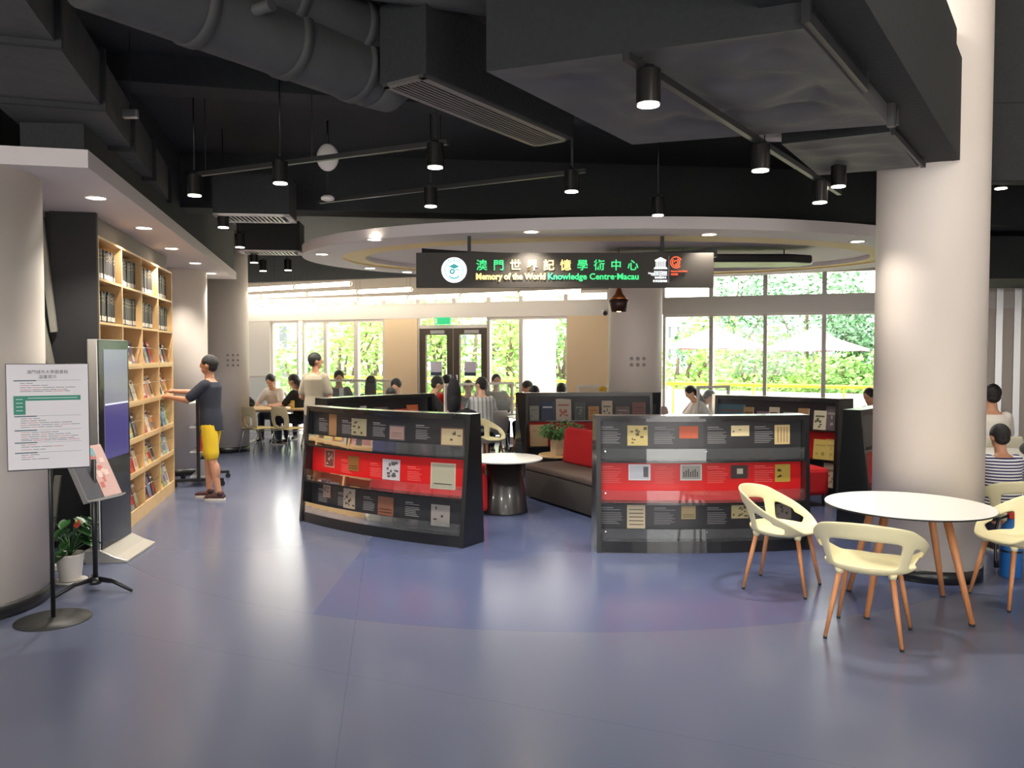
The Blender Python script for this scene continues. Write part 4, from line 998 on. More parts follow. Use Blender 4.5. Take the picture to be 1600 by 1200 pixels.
# ================= MAGAZINE STAND =================
ms = empty('brochure_stand', (-3.1, 5.9, 0), 0, label='black tripod brochure stand with a tilted tray beside the potted anthurium', cat='stand')
MB().tube([(0, 0, .06), (0, 0, .98)], .018, 14).build('pole', m_satin, ms)
MB().lathe([(.04, .05), (.045, .07), (.03, .1)], 20).build('hub', m_satin, ms)
for a in (-10, 125, 232):
    c_, s_ = math.cos(math.radians(a)), math.sin(math.radians(a))
    MB().tube([(c_ * .03, s_ * .03, .085), (c_ * .15, s_ * .15, .075), (c_ * .3, s_ * .3, .012)], [.02, .018, .012], 10, sy=.6).build('leg', m_satin, ms)
# tray: slopes down to the right, turned to face the aisle
ta = math.radians(63); Mt = Matrix.Translation((-.02, 0, .86)) @ Matrix.Rotation(math.radians(-14), 4, 'Z') @ Matrix.Rotation(ta, 4, 'Y')
mb = MB(); mb.box(-.2, .2, -.16, .22, -.012, 0, 0, Mt); mb.box(.19, .2, -.16, .22, 0, .03, 0, Mt); mb.box(-.2, .2, -.165, -.16, -.012, .03, 0, Mt)
mb.build('tray', m_alu, ms)
def on_tray(name, x0, x1, y0, y1, z, m, label, cat, pm=None):
    o = MB().box(x0, x1, y0, y1, z, z + .006).build('tmp', m); bpy.context.view_layer.update()
    o.name = name; base = Matrix.Translation((-3.1, 5.9, 0)) @ Mt
    loc = Vector(o.location); me = o.data; me.transform(Matrix.Translation(loc)); o.matrix_world = base @ Matrix.Translation((0, 0, 0)); tag(o, label, cat)
    if pm:
        r2 = random.Random(9); q = MB()
        for k in range(14): a, b_ = r2.uniform(x0 + .02, x1 - .08), r2.uniform(y0 + .01, y1 - .06); q.box(a, a + r2.uniform(.03, .07), b_, b_ + r2.uniform(.02, .05), z + .0061 + k * .0001, z + .0068 + k * .0001, k % 3)
        p = q.build('cover_print', pm); p.parent = o; p.matrix_parent_inverse = Matrix.Identity(4); p.location = p.location
    return o
on_tray('brochure', -.2, .18, -.15, .02, .001, C((96, 96, 104), .35), 'dark grey brochure on the tilted tray of the tripod stand', 'brochure')
on_tray('brochure', -.23, .185, .03, .21, .001, C((210, 176, 170), .35), 'pink and teal patterned brochure on the tilted tray', 'brochure', [C((208, 120, 112), .4), C((120, 178, 186), .4), C((232, 206, 196), .4)])
# ================= ANTHURIUM =================
pp = empty('potted_plant', (-3.41, 6.12, 0), 0, label='anthurium with a small red flower in a round white pot on the floor', cat='plant')
m_ceram = mat('white_ceramic', (232, 226, 218), .25, var=.02)
MB().lathe([(.075, .02), (.1, .21), (.106, .225), (.098, .225), (.092, .19)], 36, cap=False).build('pot', m_ceram, pp)
MB().lathe([(.11, .0), (.12, .02), (.09, .015), (.02, .012)], 36).build('saucer', m_ceram, pp)
MB().lathe([(.001, .195), (.095, .19)], 24, cap=False).build('soil', C((70, 56, 44), .9), pp)
r_ = random.Random(12)
lm = mat('anthurium_leaf', (52, 96, 50), .3, var=.4, scale=10)
for k in range(24):
    a = r_.uniform(0, 6.283); h_ = r_.uniform(.22, .5); rr = r_.uniform(.05, .24); tip = Vector((math.cos(a) * rr, math.sin(a) * rr, h_)); s = r_.uniform(.09, .15)
    out = Vector((math.cos(a), math.sin(a), -.5)).normalized(); side = out.cross(Vector((0, 0, 1))).normalized(); up_ = side.cross(out)
    mb = MB(); n = 6; vs = []
    for i in range(n + 1):
        f = i / n; wd = s * .48 * math.sin(math.pi * min(1, f * .88 + .12)) ** .8 * (1 - f * .35)
        cpt = tip + out * s * (f - .25) - up_ * s * .18 * f * f
        vs += [cpt + side * wd + up_ * .008, cpt - up_ * .004, cpt - side * wd + up_ * .008]
    fs = []
    for i in range(n): q = 3 * i; fs += [(q, q + 1, q + 4, q + 3), (q + 1, q + 2, q + 5, q + 4)]
    mb.add(vs, fs, 0, True); lf = mb.build('leaf', lm, pp)
    MB().tube([(0, 0, .2), (tip.x * .4, tip.y * .4, .2 + (h_ - .2) * .6), tip], .003, 6).build('leaf_stem', m_green, lf)
fl = MB(); p = Vector((.05, -.02, .46)); fl.add([p, p + Vector((.035, 0, .03)), p + Vector((.06, -.01, 0)), p + Vector((.03, -.02, -.035)), p + Vector((-.005, -.01, -.02))], [(0, 1, 2, 3, 4)], 0); fo = fl.build('flower', C((206, 84, 70), .4), pp, solid=.003)
MB().tube([(0, 0, .2), (.03, -.01, .35), p], .003, 6).build('flower_stem', m_green, fo)
MB().tube([p + Vector((.02, -.012, 0)), p + Vector((.03, -.03, .03))], .005, 8).build('spadix', C((230, 200, 110), .5), fo)
# power strip on the floor
o = empty('power_socket', (-3.72, 6.45, 0), .4, label='small white floor socket box behind the potted anthurium', cat='socket')
MB().box(-.05, .05, -.03, .03, 0, .05).build('socket_body', m_ceram, o, bevel=.008)
MB().tube([(.05, 0, .02), (.15, .05, .006), (.3, .25, .006), (.34, .5, .006)], .005, 6).build('cable', m_satin, o)
# ================= FIRE EXTINGUISHER =================
fx = empty('fire_extinguisher', (3.95, 6.28, 0), 0, label='blue fire extinguisher with black hose and red head behind the round table', cat='fire extinguisher')
MB().lathe([(.07, 0), (.08, .01), (.08, .36), (.065, .41), (.03, .44), (.025, .46)], 28).build('cylinder', mat('extinguisher_blue', (44, 112, 190), .3, var=.05), fx)
MB().box(-.03, .03, -.02, .02, .46, .5).build('valve_head', C((200, 60, 50), .4), fx, bevel=.006)
MB().bar((-.02, 0, .5), (.1, 0, .54), .02, .012).build('handle', C((200, 60, 50), .4), fx)
MB().tube([(-.03, 0, .48), (-.11, -.01, .46), (-.14, -.02, .36), (-.14, -.03, .14), (-.13, -.03, .08)], [.011] * 3 + [.012, .02], 10).build('hose', m_satin, fx)
MB().lathe([(.0815, .2), (.0815, .215)], 28, cap=False).build('band', m_satin, fx)
# ================= ROLLING RACK =================
rk = empty('rolling_rack', (-4.26, 10.95, 0), math.radians(104), label='black rolling book rack on castors behind the man in yellow shorts', cat='rack')
for x in (-.36, .36):
    MB().box(x - .018, x + .018, -.02, .02, .09, 1.35).build('upright', m_satin, rk)
    MB().box(x - .02, x + .02, -.32, .32, .07, .105).build('foot_bar', m_satin, rk)
    for y in (-.3, .3):
        w_ = MB().tube([(x - .015, y, .035), (x + .015, y, .035)], .035, 16).build('castor', m_satin, rk)
for z in (.12, .45, .78, 1.1): MB().box(-.34, .34, -.11, .11, z, z + .015).build('shelf', C((196, 200, 200), .5), rk)
MB().box(-.34, .34, .0, .008, .12, 1.3).build('divider_panel', C((216, 218, 214), .6), rk)
r_ = random.Random(8); bpy.context.view_layer.update()
for si, z in enumerate((.135, .465, .795)):
    x = -.33; ch = [('green', (44, 130, 84)), ('white', (222, 220, 214)), ('yellow', (214, 170, 60)), ('dark green', (28, 86, 62)), ('red', (170, 60, 50)), ('grey', (140, 140, 144)), ('blue', (60, 96, 150)), ('orange', (204, 120, 60))]; r_.shuffle(ch)
    for cn, cc in ch:
        w_ = r_.uniform(.04, .07); o = MB().box(0, w_, 0, .015, 0, .2).build('tmp_book', C(cc, .5)); o.name = 'book'; o.data.transform(Matrix.Translation(o.location))
        o.data = MB().box(0, w_, -.1, -.005, 0, r_.uniform(.2, .26)).mesh('book', [C(cc, .5)]); o.matrix_world = rk.matrix_world @ Matrix.Translation((x, 0, z))
        tag(o, '%s book on the %s shelf of the rolling rack' % (cn, ('lowest', 'second', 'third')[si]), 'book', 'books on the rolling rack'); x += w_ + .006
# notice icons on pillars
def icons(cx_, cy_, r, ang_c, z, rows, cols_, label, gap=.085, rr=.02, ccol=(90, 50, 56)):
    o = empty('wall_sticker', (cx_ + math.cos(ang_c) * (r + .002), cy_ + math.sin(ang_c) * (r + .002), z), ang_c + math.pi / 2, label=label, cat='sticker')
    for i in range(rows):
        for j in range(cols_):
            x = (j - (cols_ - 1) / 2) * gap; yb = r - math.sqrt(r * r - x * x)
            mb = MB(); disc(mb, 0, 0, rr, 0, 20, rr * .72); disc(mb, 0, 0, rr * .4, 0, 10); mb.box(-rr * .7, rr * .7, -.0008, .0, -.002, .002, 0, Matrix.Rotation(.8, 4, 'Y'))
            ic = mb.build('icon', C(ccol if (i + j) % 3 else (70, 66, 70), .5), o); ic.location = (x, yb - .001, -i * gap); ic.rotation_euler = (0, 0, math.asin(x / r) )
    return o
icons(1.86, 12.1, .40, math.radians(-93), 1.70, 2, 3, 'six small round prohibition icons on the centre pillar', .09, .026)
icons(-5.2, 14.6, .38, math.radians(-55), 1.75, 3, 3, 'small cluster of icons on the pale pillar by the reading table', .09, .02)
icons(3.35, 6.43, .405, math.radians(-30), 1.78, 3, 1, 'pale pink sticker strip on the edge of the big pillar', .1, .016, (190, 120, 120))
# security camera
p = W(946, 488, 14.9); o = empty('security_camera', tuple(p), 0, label='small dark security camera at the end of the white window beam', cat='camera')
MB().tube([(0, 0, 0), (-.02, -.14, -.03)], .04, 14).build('camera_body', m_satin, o); MB().box(-.03, .03, .0, .45, .0, .06).build('bracket', m_white, o)
# ================= EXTERIOR =================
m_terr = mat('terrace_stone', (214, 210, 204), .7, var=.05, scale=6)
mb = MB(); mb.prism([(-16, WY(-16) + .12), (16, WY(16) + .12), (16, 14), (-6, 26), (-16, 30)], -.15, -.03); o = mb.build('terrace_floor', m_terr); structure(o)
o = MB().prism([(-90, 26), (-16, 30), (-6, 26), (16, 14), (30, -20), (260, 140), (200, 300), (-200, 300)], -3.2, -3.0).build('ground_outside', mat('ground_green', (96, 126, 66), .9, var=.3, scale=.4)); structure(o)
m_yel = mat('yellow_paint', (236, 196, 48), .4, var=.03)
rl0, rl1 = Vector((9.6, 13.95, 0)), Vector((-5.4, 23.7, 0))
rail = empty('balcony_railing', tuple(rl0), 0, label='yellow metal railing along the terrace outside the windows', cat='railing')
inpar(MB().tube([rl0 + Vector((0, 0, 1.12)), rl1 + Vector((0, 0, 1.12))], .035, 10), 'top_rail', m_yel, rail)
inpar(MB().tube([Vector((1.2, 19.42, .72)), rl1 + Vector((0, 0, .72))], .022, 8), 'middle_rail', m_yel, rail)
dv = (rl1 - rl0); n = int(dv.length / 1.75)
for i in range(n + 1):
    p = rl0 + dv * i / n; inpar(MB().tube([p + Vector((0, 0, -.03)), p + Vector((0, 0, 1.12))], .022, 8), 'post', m_yel, rail)
inpar(MB().tube([Vector((-.35, 20.2, .4)), Vector((.9, 19.4, 1.0))], .03, 8), 'stair_handrail', m_yel, rail)
pz = Vector((1.0, 19.85, 0)); pv_ = (pz - rl0)
q = [rl0 + Vector((.1, .15, 0)), pz, pz + Vector((.08, .14, 0)), rl0 + Vector((.2, .3, 0))]
structure(MB().prism([(a.x, a.y) for a in reversed(q)], -.03, .97).build('wall_parapet', mat('parapet_white', (236, 232, 226), .7)))
# outside columns
def outcol(px, Y, r, name='exterior_column', m=None):
    p = W(px, 555, Y); structure(MB().lathe([(r, -.03), (r, 5.2)], 40, c=(p.x, p.y, 0)).build('pillar_outside', m or m_white))
outcol(845, 19, .36)
structure(MB().box(.15, .32, 17.6, 18.3, -.03, 5.2).build('wall_outside_pier', m_white))
# trees
def leafmat(n, rgb):
    m = mat(n, rgb, .55, var=.45, scale=3); return m
lms = [leafmat('tree_leaf_light', (158, 192, 108)), leafmat('tree_leaf_mid', (128, 168, 96)), leafmat('tree_leaf_dark', (98, 140, 104))]
m_trunk = mat('tree_bark', (104, 90, 76), .9, bump=.4, var=.3)
def tree(px, py, Y, rx, rz, k, n, label, trunk=True, lf=.22):
    c = W(px, py, Y); o = empty('tree', (c.x, c.y, -3), 0, label=label, cat='tree', group='trees outside the windows')
    r_ = random.Random(int(px * 7 + Y)); mb = MB(); ch = c.z + 3
    n = int(n * (.55 if px < 900 else .75)); lobes = [(Vector((r_.uniform(-.6, .6) * rx, r_.uniform(-.6, .6) * rx, ch + r_.uniform(-.6, .6) * rz)), r_.uniform(.35, .6)) for _ in range(9)]
    for i in range(n):
        lc, lr = lobes[r_.randrange(9)]
        v = Vector((r_.gauss(0, 1), r_.gauss(0, 1), r_.gauss(0, 1))).normalized() * (r_.random() ** .4)
        p = lc + Vector((v.x * rx * lr, v.y * rx * lr, v.z * rz * lr)); s = lf * r_.uniform(.6, 1.3)
        a = Vector((r_.gauss(0, 1), r_.gauss(0, 1), r_.gauss(0, .6))).normalized(); b_ = a.cross(Vector((r_.gauss(0, 1), r_.gauss(0, 1), r_.gauss(0, 1)))).normalized()
        mb.add([p, p + a * s * .5 + b_ * s * .26, p + a * s, p + a * s * .5 - b_ * s * .26], [(0, 1, 2, 3)], 0)
    mb.build('crown', lms[k], o)
    tb = MB(); tb.tube([(0, 0, 0), (.1, 0, ch * .45), (-.1, .05, ch * .8), (0, 0, ch * 1.05)], [.2, .15, .1, .04], 10)
    for lc, lr in lobes[:6]: tb.tube([(.05, 0, ch * .45), (lc.x * .5, lc.y * .5, ch * .45 + (lc.z - ch * .45) * .65), tuple(lc)], [.09, .06, .025], 7)
    tb.build('trunk', m_trunk, o); return o
for a in ((532, 545, 27, 2.3, 2.4, 0, 3000, 'leafy light green tree behind the windows beside the standing man in beige'), (590, 520, 30, 2.4, 2.6, 0, 3000, 'light green tree outside, just left of the beige wall panel by the door'),
          (470, 590, 24, 1.2, 1.0, 1, 1400, 'low bush-like green tree behind the boy in white at the left window'), (690, 540, 28, 1.9, 2.6, 0, 2600, 'light green tree seen through the left leaf of the glazed door'), (745, 520, 32, 2.4, 2.8, 1, 2800, 'green tree seen through the right leaf of the glazed door'),
          (800, 545, 25, 1.5, 2.0, 0, 2200, 'light green tree beside the white outside column'), (885, 540, 30, 1.8, 3.0, 1, 2200, 'green tree between the outside column and the beige wall'), (1060, 570, 27, 2.2, 1.8, 0, 2800, 'light green tree beyond the railing beside the centre pillar'),
          (1140, 500, 34, 3.4, 2.8, 2, 3400, 'dark green tree rising behind the first terrace umbrella'), (1180, 580, 29, 2.6, 1.6, 1, 2800, 'round green tree under the first umbrella'), (1262, 480, 36, 3.6, 3.0, 2, 3400, 'tall bluish green tree behind the second umbrella'),
          (1290, 585, 30, 2.4, 1.3, 0, 2600, 'low green tree beneath the second umbrella'), (1340, 520, 26, 1.5, 2.2, 2, 2200, 'thin green tree beside the large pillar\'s edge'), (1345, 595, 24, 1.4, .8, 1, 1500, 'small green shrub just above the railing by the large pillar'), (640, 470, 36, 3.5, 2.0, 1, 3000, 'high green tree crown above the beige wall panel')):
    tree(*a)
for k, (px, py, Y, w_) in enumerate(((600, 612, 26, 6), (760, 612, 26, 7), (1200, 607, 25, 10))):
    c = W(px, py, Y); r_ = random.Random(k); mb = MB(); vs = 2600
    for i in range(vs):
        p = Vector((r_.uniform(-w_ / 2, w_ / 2), r_.uniform(-.7, .7), r_.uniform(-.9, .35) + .15 * math.sin(i))); s = .2
        a = Vector((r_.gauss(0, 1), r_.gauss(0, 1), r_.gauss(0, .6))).normalized(); b_ = a.cross(Vector((r_.gauss(0, 1), r_.gauss(0, 1), 1))).normalized()
        mb.add([c + p, c + p + a * s * .5 + b_ * s * .3, c + p + a * s, c + p + a * s * .5 - b_ * s * .3], [(0, 1, 2, 3)])
    o = mb.build('hedge', lms[k % 2], None); tag(o, ('clipped green hedge outside beyond the windows beside the beige panel', 'green hedge seen through the glazed door at sitting height', 'long green hedge behind the yellow railing under the umbrellas')[k], 'hedge')
# umbrellas
def umbrella(px, py, Y, R_, label, proto=[None]):
    p = W(px, py, Y)
    if proto[0]:
        c = copy_tree(proto[0]); c.location = (p.x, p.y, p.z); c['label'] = label; return c
    o = empty('terrace_umbrella', tuple(p), .3, label=label, cat='umbrella', group='white umbrellas on the terrace'); n = 8
    mb = MB(); mb.v.append((0, 0, 0))
    for f, dz in ((.5, -.36), (1, -.62)):
        for k in range(n * 2):
            a = math.pi * k / n; rr = R_ * f * (1 if k % 2 == 0 else .965); mb.v.append((rr * math.cos(a), rr * math.sin(a), dz - (0 if k % 2 == 0 else -.02)))
    for k in range(16): mb.f.append([0, 1 + k, 1 + (k + 1) % 16]); mb.f.append([1 + k, 17 + k, 17 + (k + 1) % 16, 1 + (k + 1) % 16])
    mb.m += [0] * 32; mb.sm += [False] * 32
    mb.build('canopy', mat('umbrella_cloth', (176, 150, 160), .8, var=.02), o)
    vb_ = MB()
    for k in range(16):
        a, b_ = Vector(mb.v[17 + k]), Vector(mb.v[17 + (k + 1) % 16]); z = Vector((0, 0, .07)); vb_.add([a, b_, b_ - z, a - z], [(0, 1, 2, 3)])
    vb_.build('valance', mat('valance_mauve', (196, 128, 156), .8), o)
    MB().tube([(0, 0, -4), (0, 0, .05)], .03, 10).build('pole', m_white, o); rb = MB()
    for k in range(8): a = math.pi * k / 4; rb.tube([(0, 0, -.1), (R_ * math.cos(a), R_ * math.sin(a), -.64)], .01, 5)
    rb.build('rib', m_alu, o); MB().ell((0, 0, .04), (.05, .05, .08)).build('finial', m_white, o)
    proto[0] = o; return o
umbrella(1116, 508, 23, 1.5, 'white terrace umbrella nearer the centre pillar'); umbrella(1271, 512, 25.5, 1.5, 'white terrace umbrella nearer the large pillar').scale = (1.1, 1.1, 1.1)
# far buildings
def building(px0, px1, py0, Y, depth, cols_, rows, label, col=(232, 228, 220)):
    a, c = W(px0, py0, Y), W(px1, py0, Y); o = empty('building', ((a.x + c.x) / 2, Y, -3), 0, label=label, cat='building'); w_ = (c.x - a.x) / 2; h = a.z + 3
    mb = MB(); mb.box(-w_, w_, 0, depth, 0, h); mb.box(-w_ - .15, w_ + .15, -.15, depth, h - .3, h); mb.build('wall', C(col, .8), o)
    for i in range(rows):
        MB().box(-w_, w_, -.25, 0, (i + .3) * h / rows - .12, (i + .3) * h / rows).build('ledge', C((214, 206, 196), .8), o)
        for j in range(cols_):
            x = -w_ + (j + .5) * 2 * w_ / cols_; z = (i + .5) * h / rows; ww = w_ / cols_ * .5
            f = MB().box(x - ww, x + ww, -.06, .02, z - .5, z + .9).build('window', C((150, 150, 150), .4), o)
            MB().box(x - ww + .08, x + ww - .08, -.08, -.06, z - .42, z + .82).build('pane', C((84, 92, 96), .15), f)
    return o
building(395, 520, 440, 46, 14, 4, 4, 'white building with grey windows outside behind the left windows')
building(540, 900, 505, 78, 12, 9, 2, 'long pale building with dark windows seen low between the trees and through the door', (214, 206, 200))
building(1040, 1066, 505, 70, 5, 2, 4, 'slim white tower building beside the first terrace umbrella')
hs = MB(); r_ = random.Random(3); pts = []
for i in range(41):
    x = -60 + i * 6; z = 8 + 10 * math.sin(i * .17 - 2.2) + 3 * math.sin(i * .6) + 7 * (i / 40); pts.append((x, max(2, z)))
vs = []; fs = []
for i, (x, z) in enumerate(pts): vs += [(x, 230, -4), (x, 236, z * .6), (x, 250, z), (x, 280, z * .5)]
for i in range(40):
    for k in range(3): a = 4 * i + k; fs.append((a, a + 1, a + 5, a + 4))
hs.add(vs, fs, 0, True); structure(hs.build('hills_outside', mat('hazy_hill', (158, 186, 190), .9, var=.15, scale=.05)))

# ================= READING AREA FURNITURE =================
def study_table(x0, y0, x1, y1, dep, label, m=m_wood, h=.735, castor=True):
    v = Vector((x1 - x0, y1 - y0, 0)); L = v.length; o = empty('study_table', (x0, y0, 0), math.atan2(v.y, v.x), label=label, cat='table')
    MB().box(0, L, 0, dep, h - .03, h).build('tabletop', m, o, bevel=.008)
    for x in (.12, L - .12):
        mb = MB(); mb.bar((x, .08, .07), (x, dep / 2, h - .03), .035, .035); mb.bar((x, dep - .08, .07), (x, dep / 2, h - .03), .035, .035); mb.bar((x, .04, .075), (x, dep - .04, .075), .03, .03); mb.build('leg', m_alu, o)
        for y in (.06, dep - .06): MB().tube([(x - .012, y, .032), (x + .012, y, .032)], .032, 14).build('castor', m_satin, o)
    MB().box(.12, L - .12, dep / 2 - .015, dep / 2 + .015, h - .1, h - .03).build('crossbar', m_alu, o)
    return o
study_table(-5.22, 15.0, -3.85, 15.0, 1.2, 'light beech study table with the seated girl and boy, left by the pale pillar')
study_table(-3.75, 14.6, -1.9, 14.2, .7, 'white study table behind the white rail screen near the long-haired person', m_top)
study_table(-1.9, 12.9, -.75, 12.75, .8, 'white study table with the black backpack on it', m_top)
study_table(-.35, 13.95, 1.7, 13.6, .7, 'white study table between the glazed door and the centre pillar', m_top)
study_table(2.55, 13.1, 4.4, 12.75, .8, 'white study table behind the centre pillar with the bending student', m_top)
def screen(x0, y0, x1, y1, z0, z1, label, posts=2):
    v = Vector((x1 - x0, y1 - y0, 0)); L = v.length; o = empty('desk_screen', (x0, y0, z0), math.atan2(v.y, v.x), label=label, cat='desk screen')
    for i in range(posts): x = L * i / (posts - 1); MB().box(x - .02, x + .02, -.015, .015, 0, z1 - z0).build('post', m_white, o)
    MB().box(-.02, L + .02, -.02, .02, z1 - z0 - .03, z1 - z0 + .01).build('top_rail', m_white, o)
    MB().box(.02, L - .02, -.003, .003, .05, z1 - z0 - .03).build('clear_panel', glassmat('screen_panel', (.92, .95, .96), .8, .1, .12), o)
screen(-3.55, 14.95, -2.05, 14.6, .735, 1.29, 'long clear desk screen with white rail in front of the long-haired person')
screen(-1.08, 12.95, -.0, 13.9, .735, 1.28, 'white-framed desk screen beside the black backpack')
screen(1.15, 14.0, 1.72, 13.9, .735, 1.22, 'white-framed desk screen next to the centre pillar')
screen(3.03, 13.0, 3.6, 13.3, .735, 1.24, 'small white-framed desk screen behind the centre pillar, by the bending student')
screen(-5.75, 17.2, -5.1, 17.2, .02, 1.3, 'whitish partition panel behind the boy in white')
def study_chair(x, y, deg, label, mback, mseat, hole=True):
    o = empty('study_chair', (x, y, 0), math.radians(deg), label=label, cat='chair')
    mb = MB(); nu, nv = 12, 12; vs = []
    for j in range(nv + 1):
        for i in range(nu + 1):
            u, v = i / nu * 2 - 1, j / nv; hw_ = .215 * (1 - .35 * max(0, v - .6) ** 1.5 * 2) * (.85 + .15 * min(1, v * 3))
            vs.append((u * hw_, -.2 - .06 * v + .03 * u * u, .44 + v * .4))
    fs = []
    for j in range(nv):
        for i in range(nu):
            u, v = (i + .5) / nu * 2 - 1, (j + .5) / nv
            if hole and (u / .52) ** 2 + ((v - .36) / .26) ** 2 < 1: continue
            a = j * (nu + 1) + i; fs.append((a, a + 1, a + nu + 2, a + nu + 1))
    mb.add(vs, fs, 0, True); mb.build('backrest', mback, o, solid=.016, sub=1)
    mb = MB(); mb.box(-.21, .21, -.2, .22, .43, .45); mb.build('seat', mseat, o, bevel=.012)
    for sx in (-1, 1): MB().tube([(sx * .2, .24, .012), (sx * .19, .17, .4), (sx * .19, -.17, .4), (sx * .2, -.27, .012)], .011, 8).build('leg', m_chrome, o)
    return o
cb, cs = C((186, 172, 140), .4), C((214, 190, 116), .4)
study_chair(-4.58, 14.42, -35, 'beige study chair with a hole in the back, the one nearer the pale pillar', cb, cs)
study_chair(-4.02, 14.35, -30, 'beige study chair with a hole in the back, nearer the front display shelf', cb, cs)
study_chair(-.32, 13.35, 20, 'empty white plastic chair behind the student in a grey striped shirt', C((214, 212, 208), .4), C((214, 212, 208), .4), False)
study_chair(-2.46, 13.0, 10, 'black chair back beside the long-haired person', m_satin, m_satin, False)
study_chair(-2.2, 14.0, 170, 'small grey mesh chair beside the long-haired person', C((128, 126, 132), .8), m_satin, False)
study_chair(2.5, 12.6, 20, 'blue-grey chair next to the bending student', C((104, 110, 140), .7), m_satin, False)
study_chair(2.62, 13.95, 190, 'pinkish grey chair by the window behind the centre pillar', C((180, 160, 160), .7), m_satin, False)
# items on the tables
o = empty('drink_can', (-4.19, 15.25, .735), 0, label='yellow drink carton on the beech table beside the girl', cat='drink')
MB().box(-.03, .03, -.03, .03, 0, .15).build('carton', C((232, 196, 40), .4), o, bevel=.006); MB().box(-.02, .02, -.031, -.03, .05, .1).build('print', C((240, 226, 150), .4), o)
def bag(x, y, z, w_, dd, h_, rz, col, label, name='backpack', cat='bag'):
    o = empty(name, (x, y, z), rz, label=label, cat=cat)
    MB().ell((0, 0, h_ / 2), (w_ / 2, dd / 2, h_ / 2), 20, 14).build('bag_body', mat('cloth_%d_%d_%d' % col, col, .85, bump=.3, scale=60, var=.3), o, sub=1)
    MB().ell((0, -dd * .35, h_ * .35), (w_ * .38, dd * .25, h_ * .25)).build('front_pocket', MATS['cloth_%d_%d_%d' % col], o)
    MB().tube([(-.04, 0, h_ * .93), (-.03, 0, h_ * 1.06), (.03, 0, h_ * 1.06), (.04, 0, h_ * .93)], .01, 8).build('strap', m_satin, o); return o
bag(-.93, 12.8, .735, .24, .2, .66, .1, (32, 32, 36), 'tall black backpack standing on the desk by the white-framed screen')
bag(-.72, 12.65, .735, .36, .2, .16, .1, (30, 30, 34), 'low black bag lying on the desk before the student in striped shirt')
bag(-5.0, 15.2, .735, .22, .16, .2, .5, (44, 44, 46), 'small dark patterned bag on the beech table near the pale pillar')
bag(5.3, 8.1, .72, .34, .22, .16, .5, (60, 60, 60), 'black and white patterned bag on the table in front of the man in white')
bag(5.1, 11.1, .72, .3, .2, .22, .5, (150, 150, 156), 'grey bag on the table behind the large pillar')
o = empty('laptop', (-.22, 14.3, .735), math.radians(185), label='dark open laptop in front of the person by the door frame', cat='laptop')
MB().box(-.17, .17, -.12, .12, 0, .018).build('keyboard_base', m_satin, o); MB().box(-.17, .17, .115, .125, .01, .24).build('screen_lid', C((52, 50, 56), .4), o).rotation_euler = (-.2, 0, 0)
o = MB().ell((0, 0, 0), (.07, .05, .05)).build('tmp', C((224, 176, 40), .6)); o.name = 'plush_toy'; o.location = W(942, 612, 13.9); o.data.transform(Matrix.Scale(1, 4)); tag(o, 'small yellow plush toy on the desk screen beside the centre pillar', 'toy')

# ================= PEOPLE =================
def skin(n, c): return mat('skin_' + n, c, .5, var=.05, scale=30)
SK = skin('tan', (196, 142, 112)); SKL = skin('light', (216, 170, 142)); HAIR = mat('black_hair', (24, 21, 21), .45, bump=.6, scale=90, var=.4)
def cap(mb, p0, p1, r0, r1, seg=12, **k):
    p0, p1 = Vector(p0), Vector(p1); u = (p1 - p0)
    if u.length < 1e-6: return
    u.normalize(); pts = [p0 - u * r0 * .95, p0 - u * r0 * .6, p0, p0.lerp(p1, .5), p1, p1 + u * r1 * .6, p1 + u * r1 * .95]
    mb.tube(pts, [r0 * .3, r0 * .8, r0, (r0 + r1) / 2 * 1.02, r1, r1 * .8, r1 * .3], seg, **k)
def remesh(mb, name, m, par, vox, extra=None):
    o = mb.build(name, m, par); q = o.modifiers.new('r', 'REMESH'); q.mode = 'VOXEL'; q.voxel_size = vox; q.use_smooth_shade = True
    q = o.modifiers.new('s', 'SMOOTH'); q.iterations = 3; q.factor = .5
    bake(o)
    for p in o.data.polygons: p.use_smooth = True
    if not o.data.materials: o.data.materials.append(m)
    if extra:   # fingers joined into the same mesh
        n = len(o.data.vertices); V = [tuple(v.co) for v in o.data.vertices] + extra.v; Fc = [tuple(p.vertices) for p in o.data.polygons] + [tuple(n + i for i in f) for f in extra.f]
        me = bpy.data.meshes.new(name); me.from_pydata(V, [], Fc); me.materials.append(m); me.polygons.foreach_set('use_smooth', [True] * len(Fc)); me.update(); o.data = me
    return o
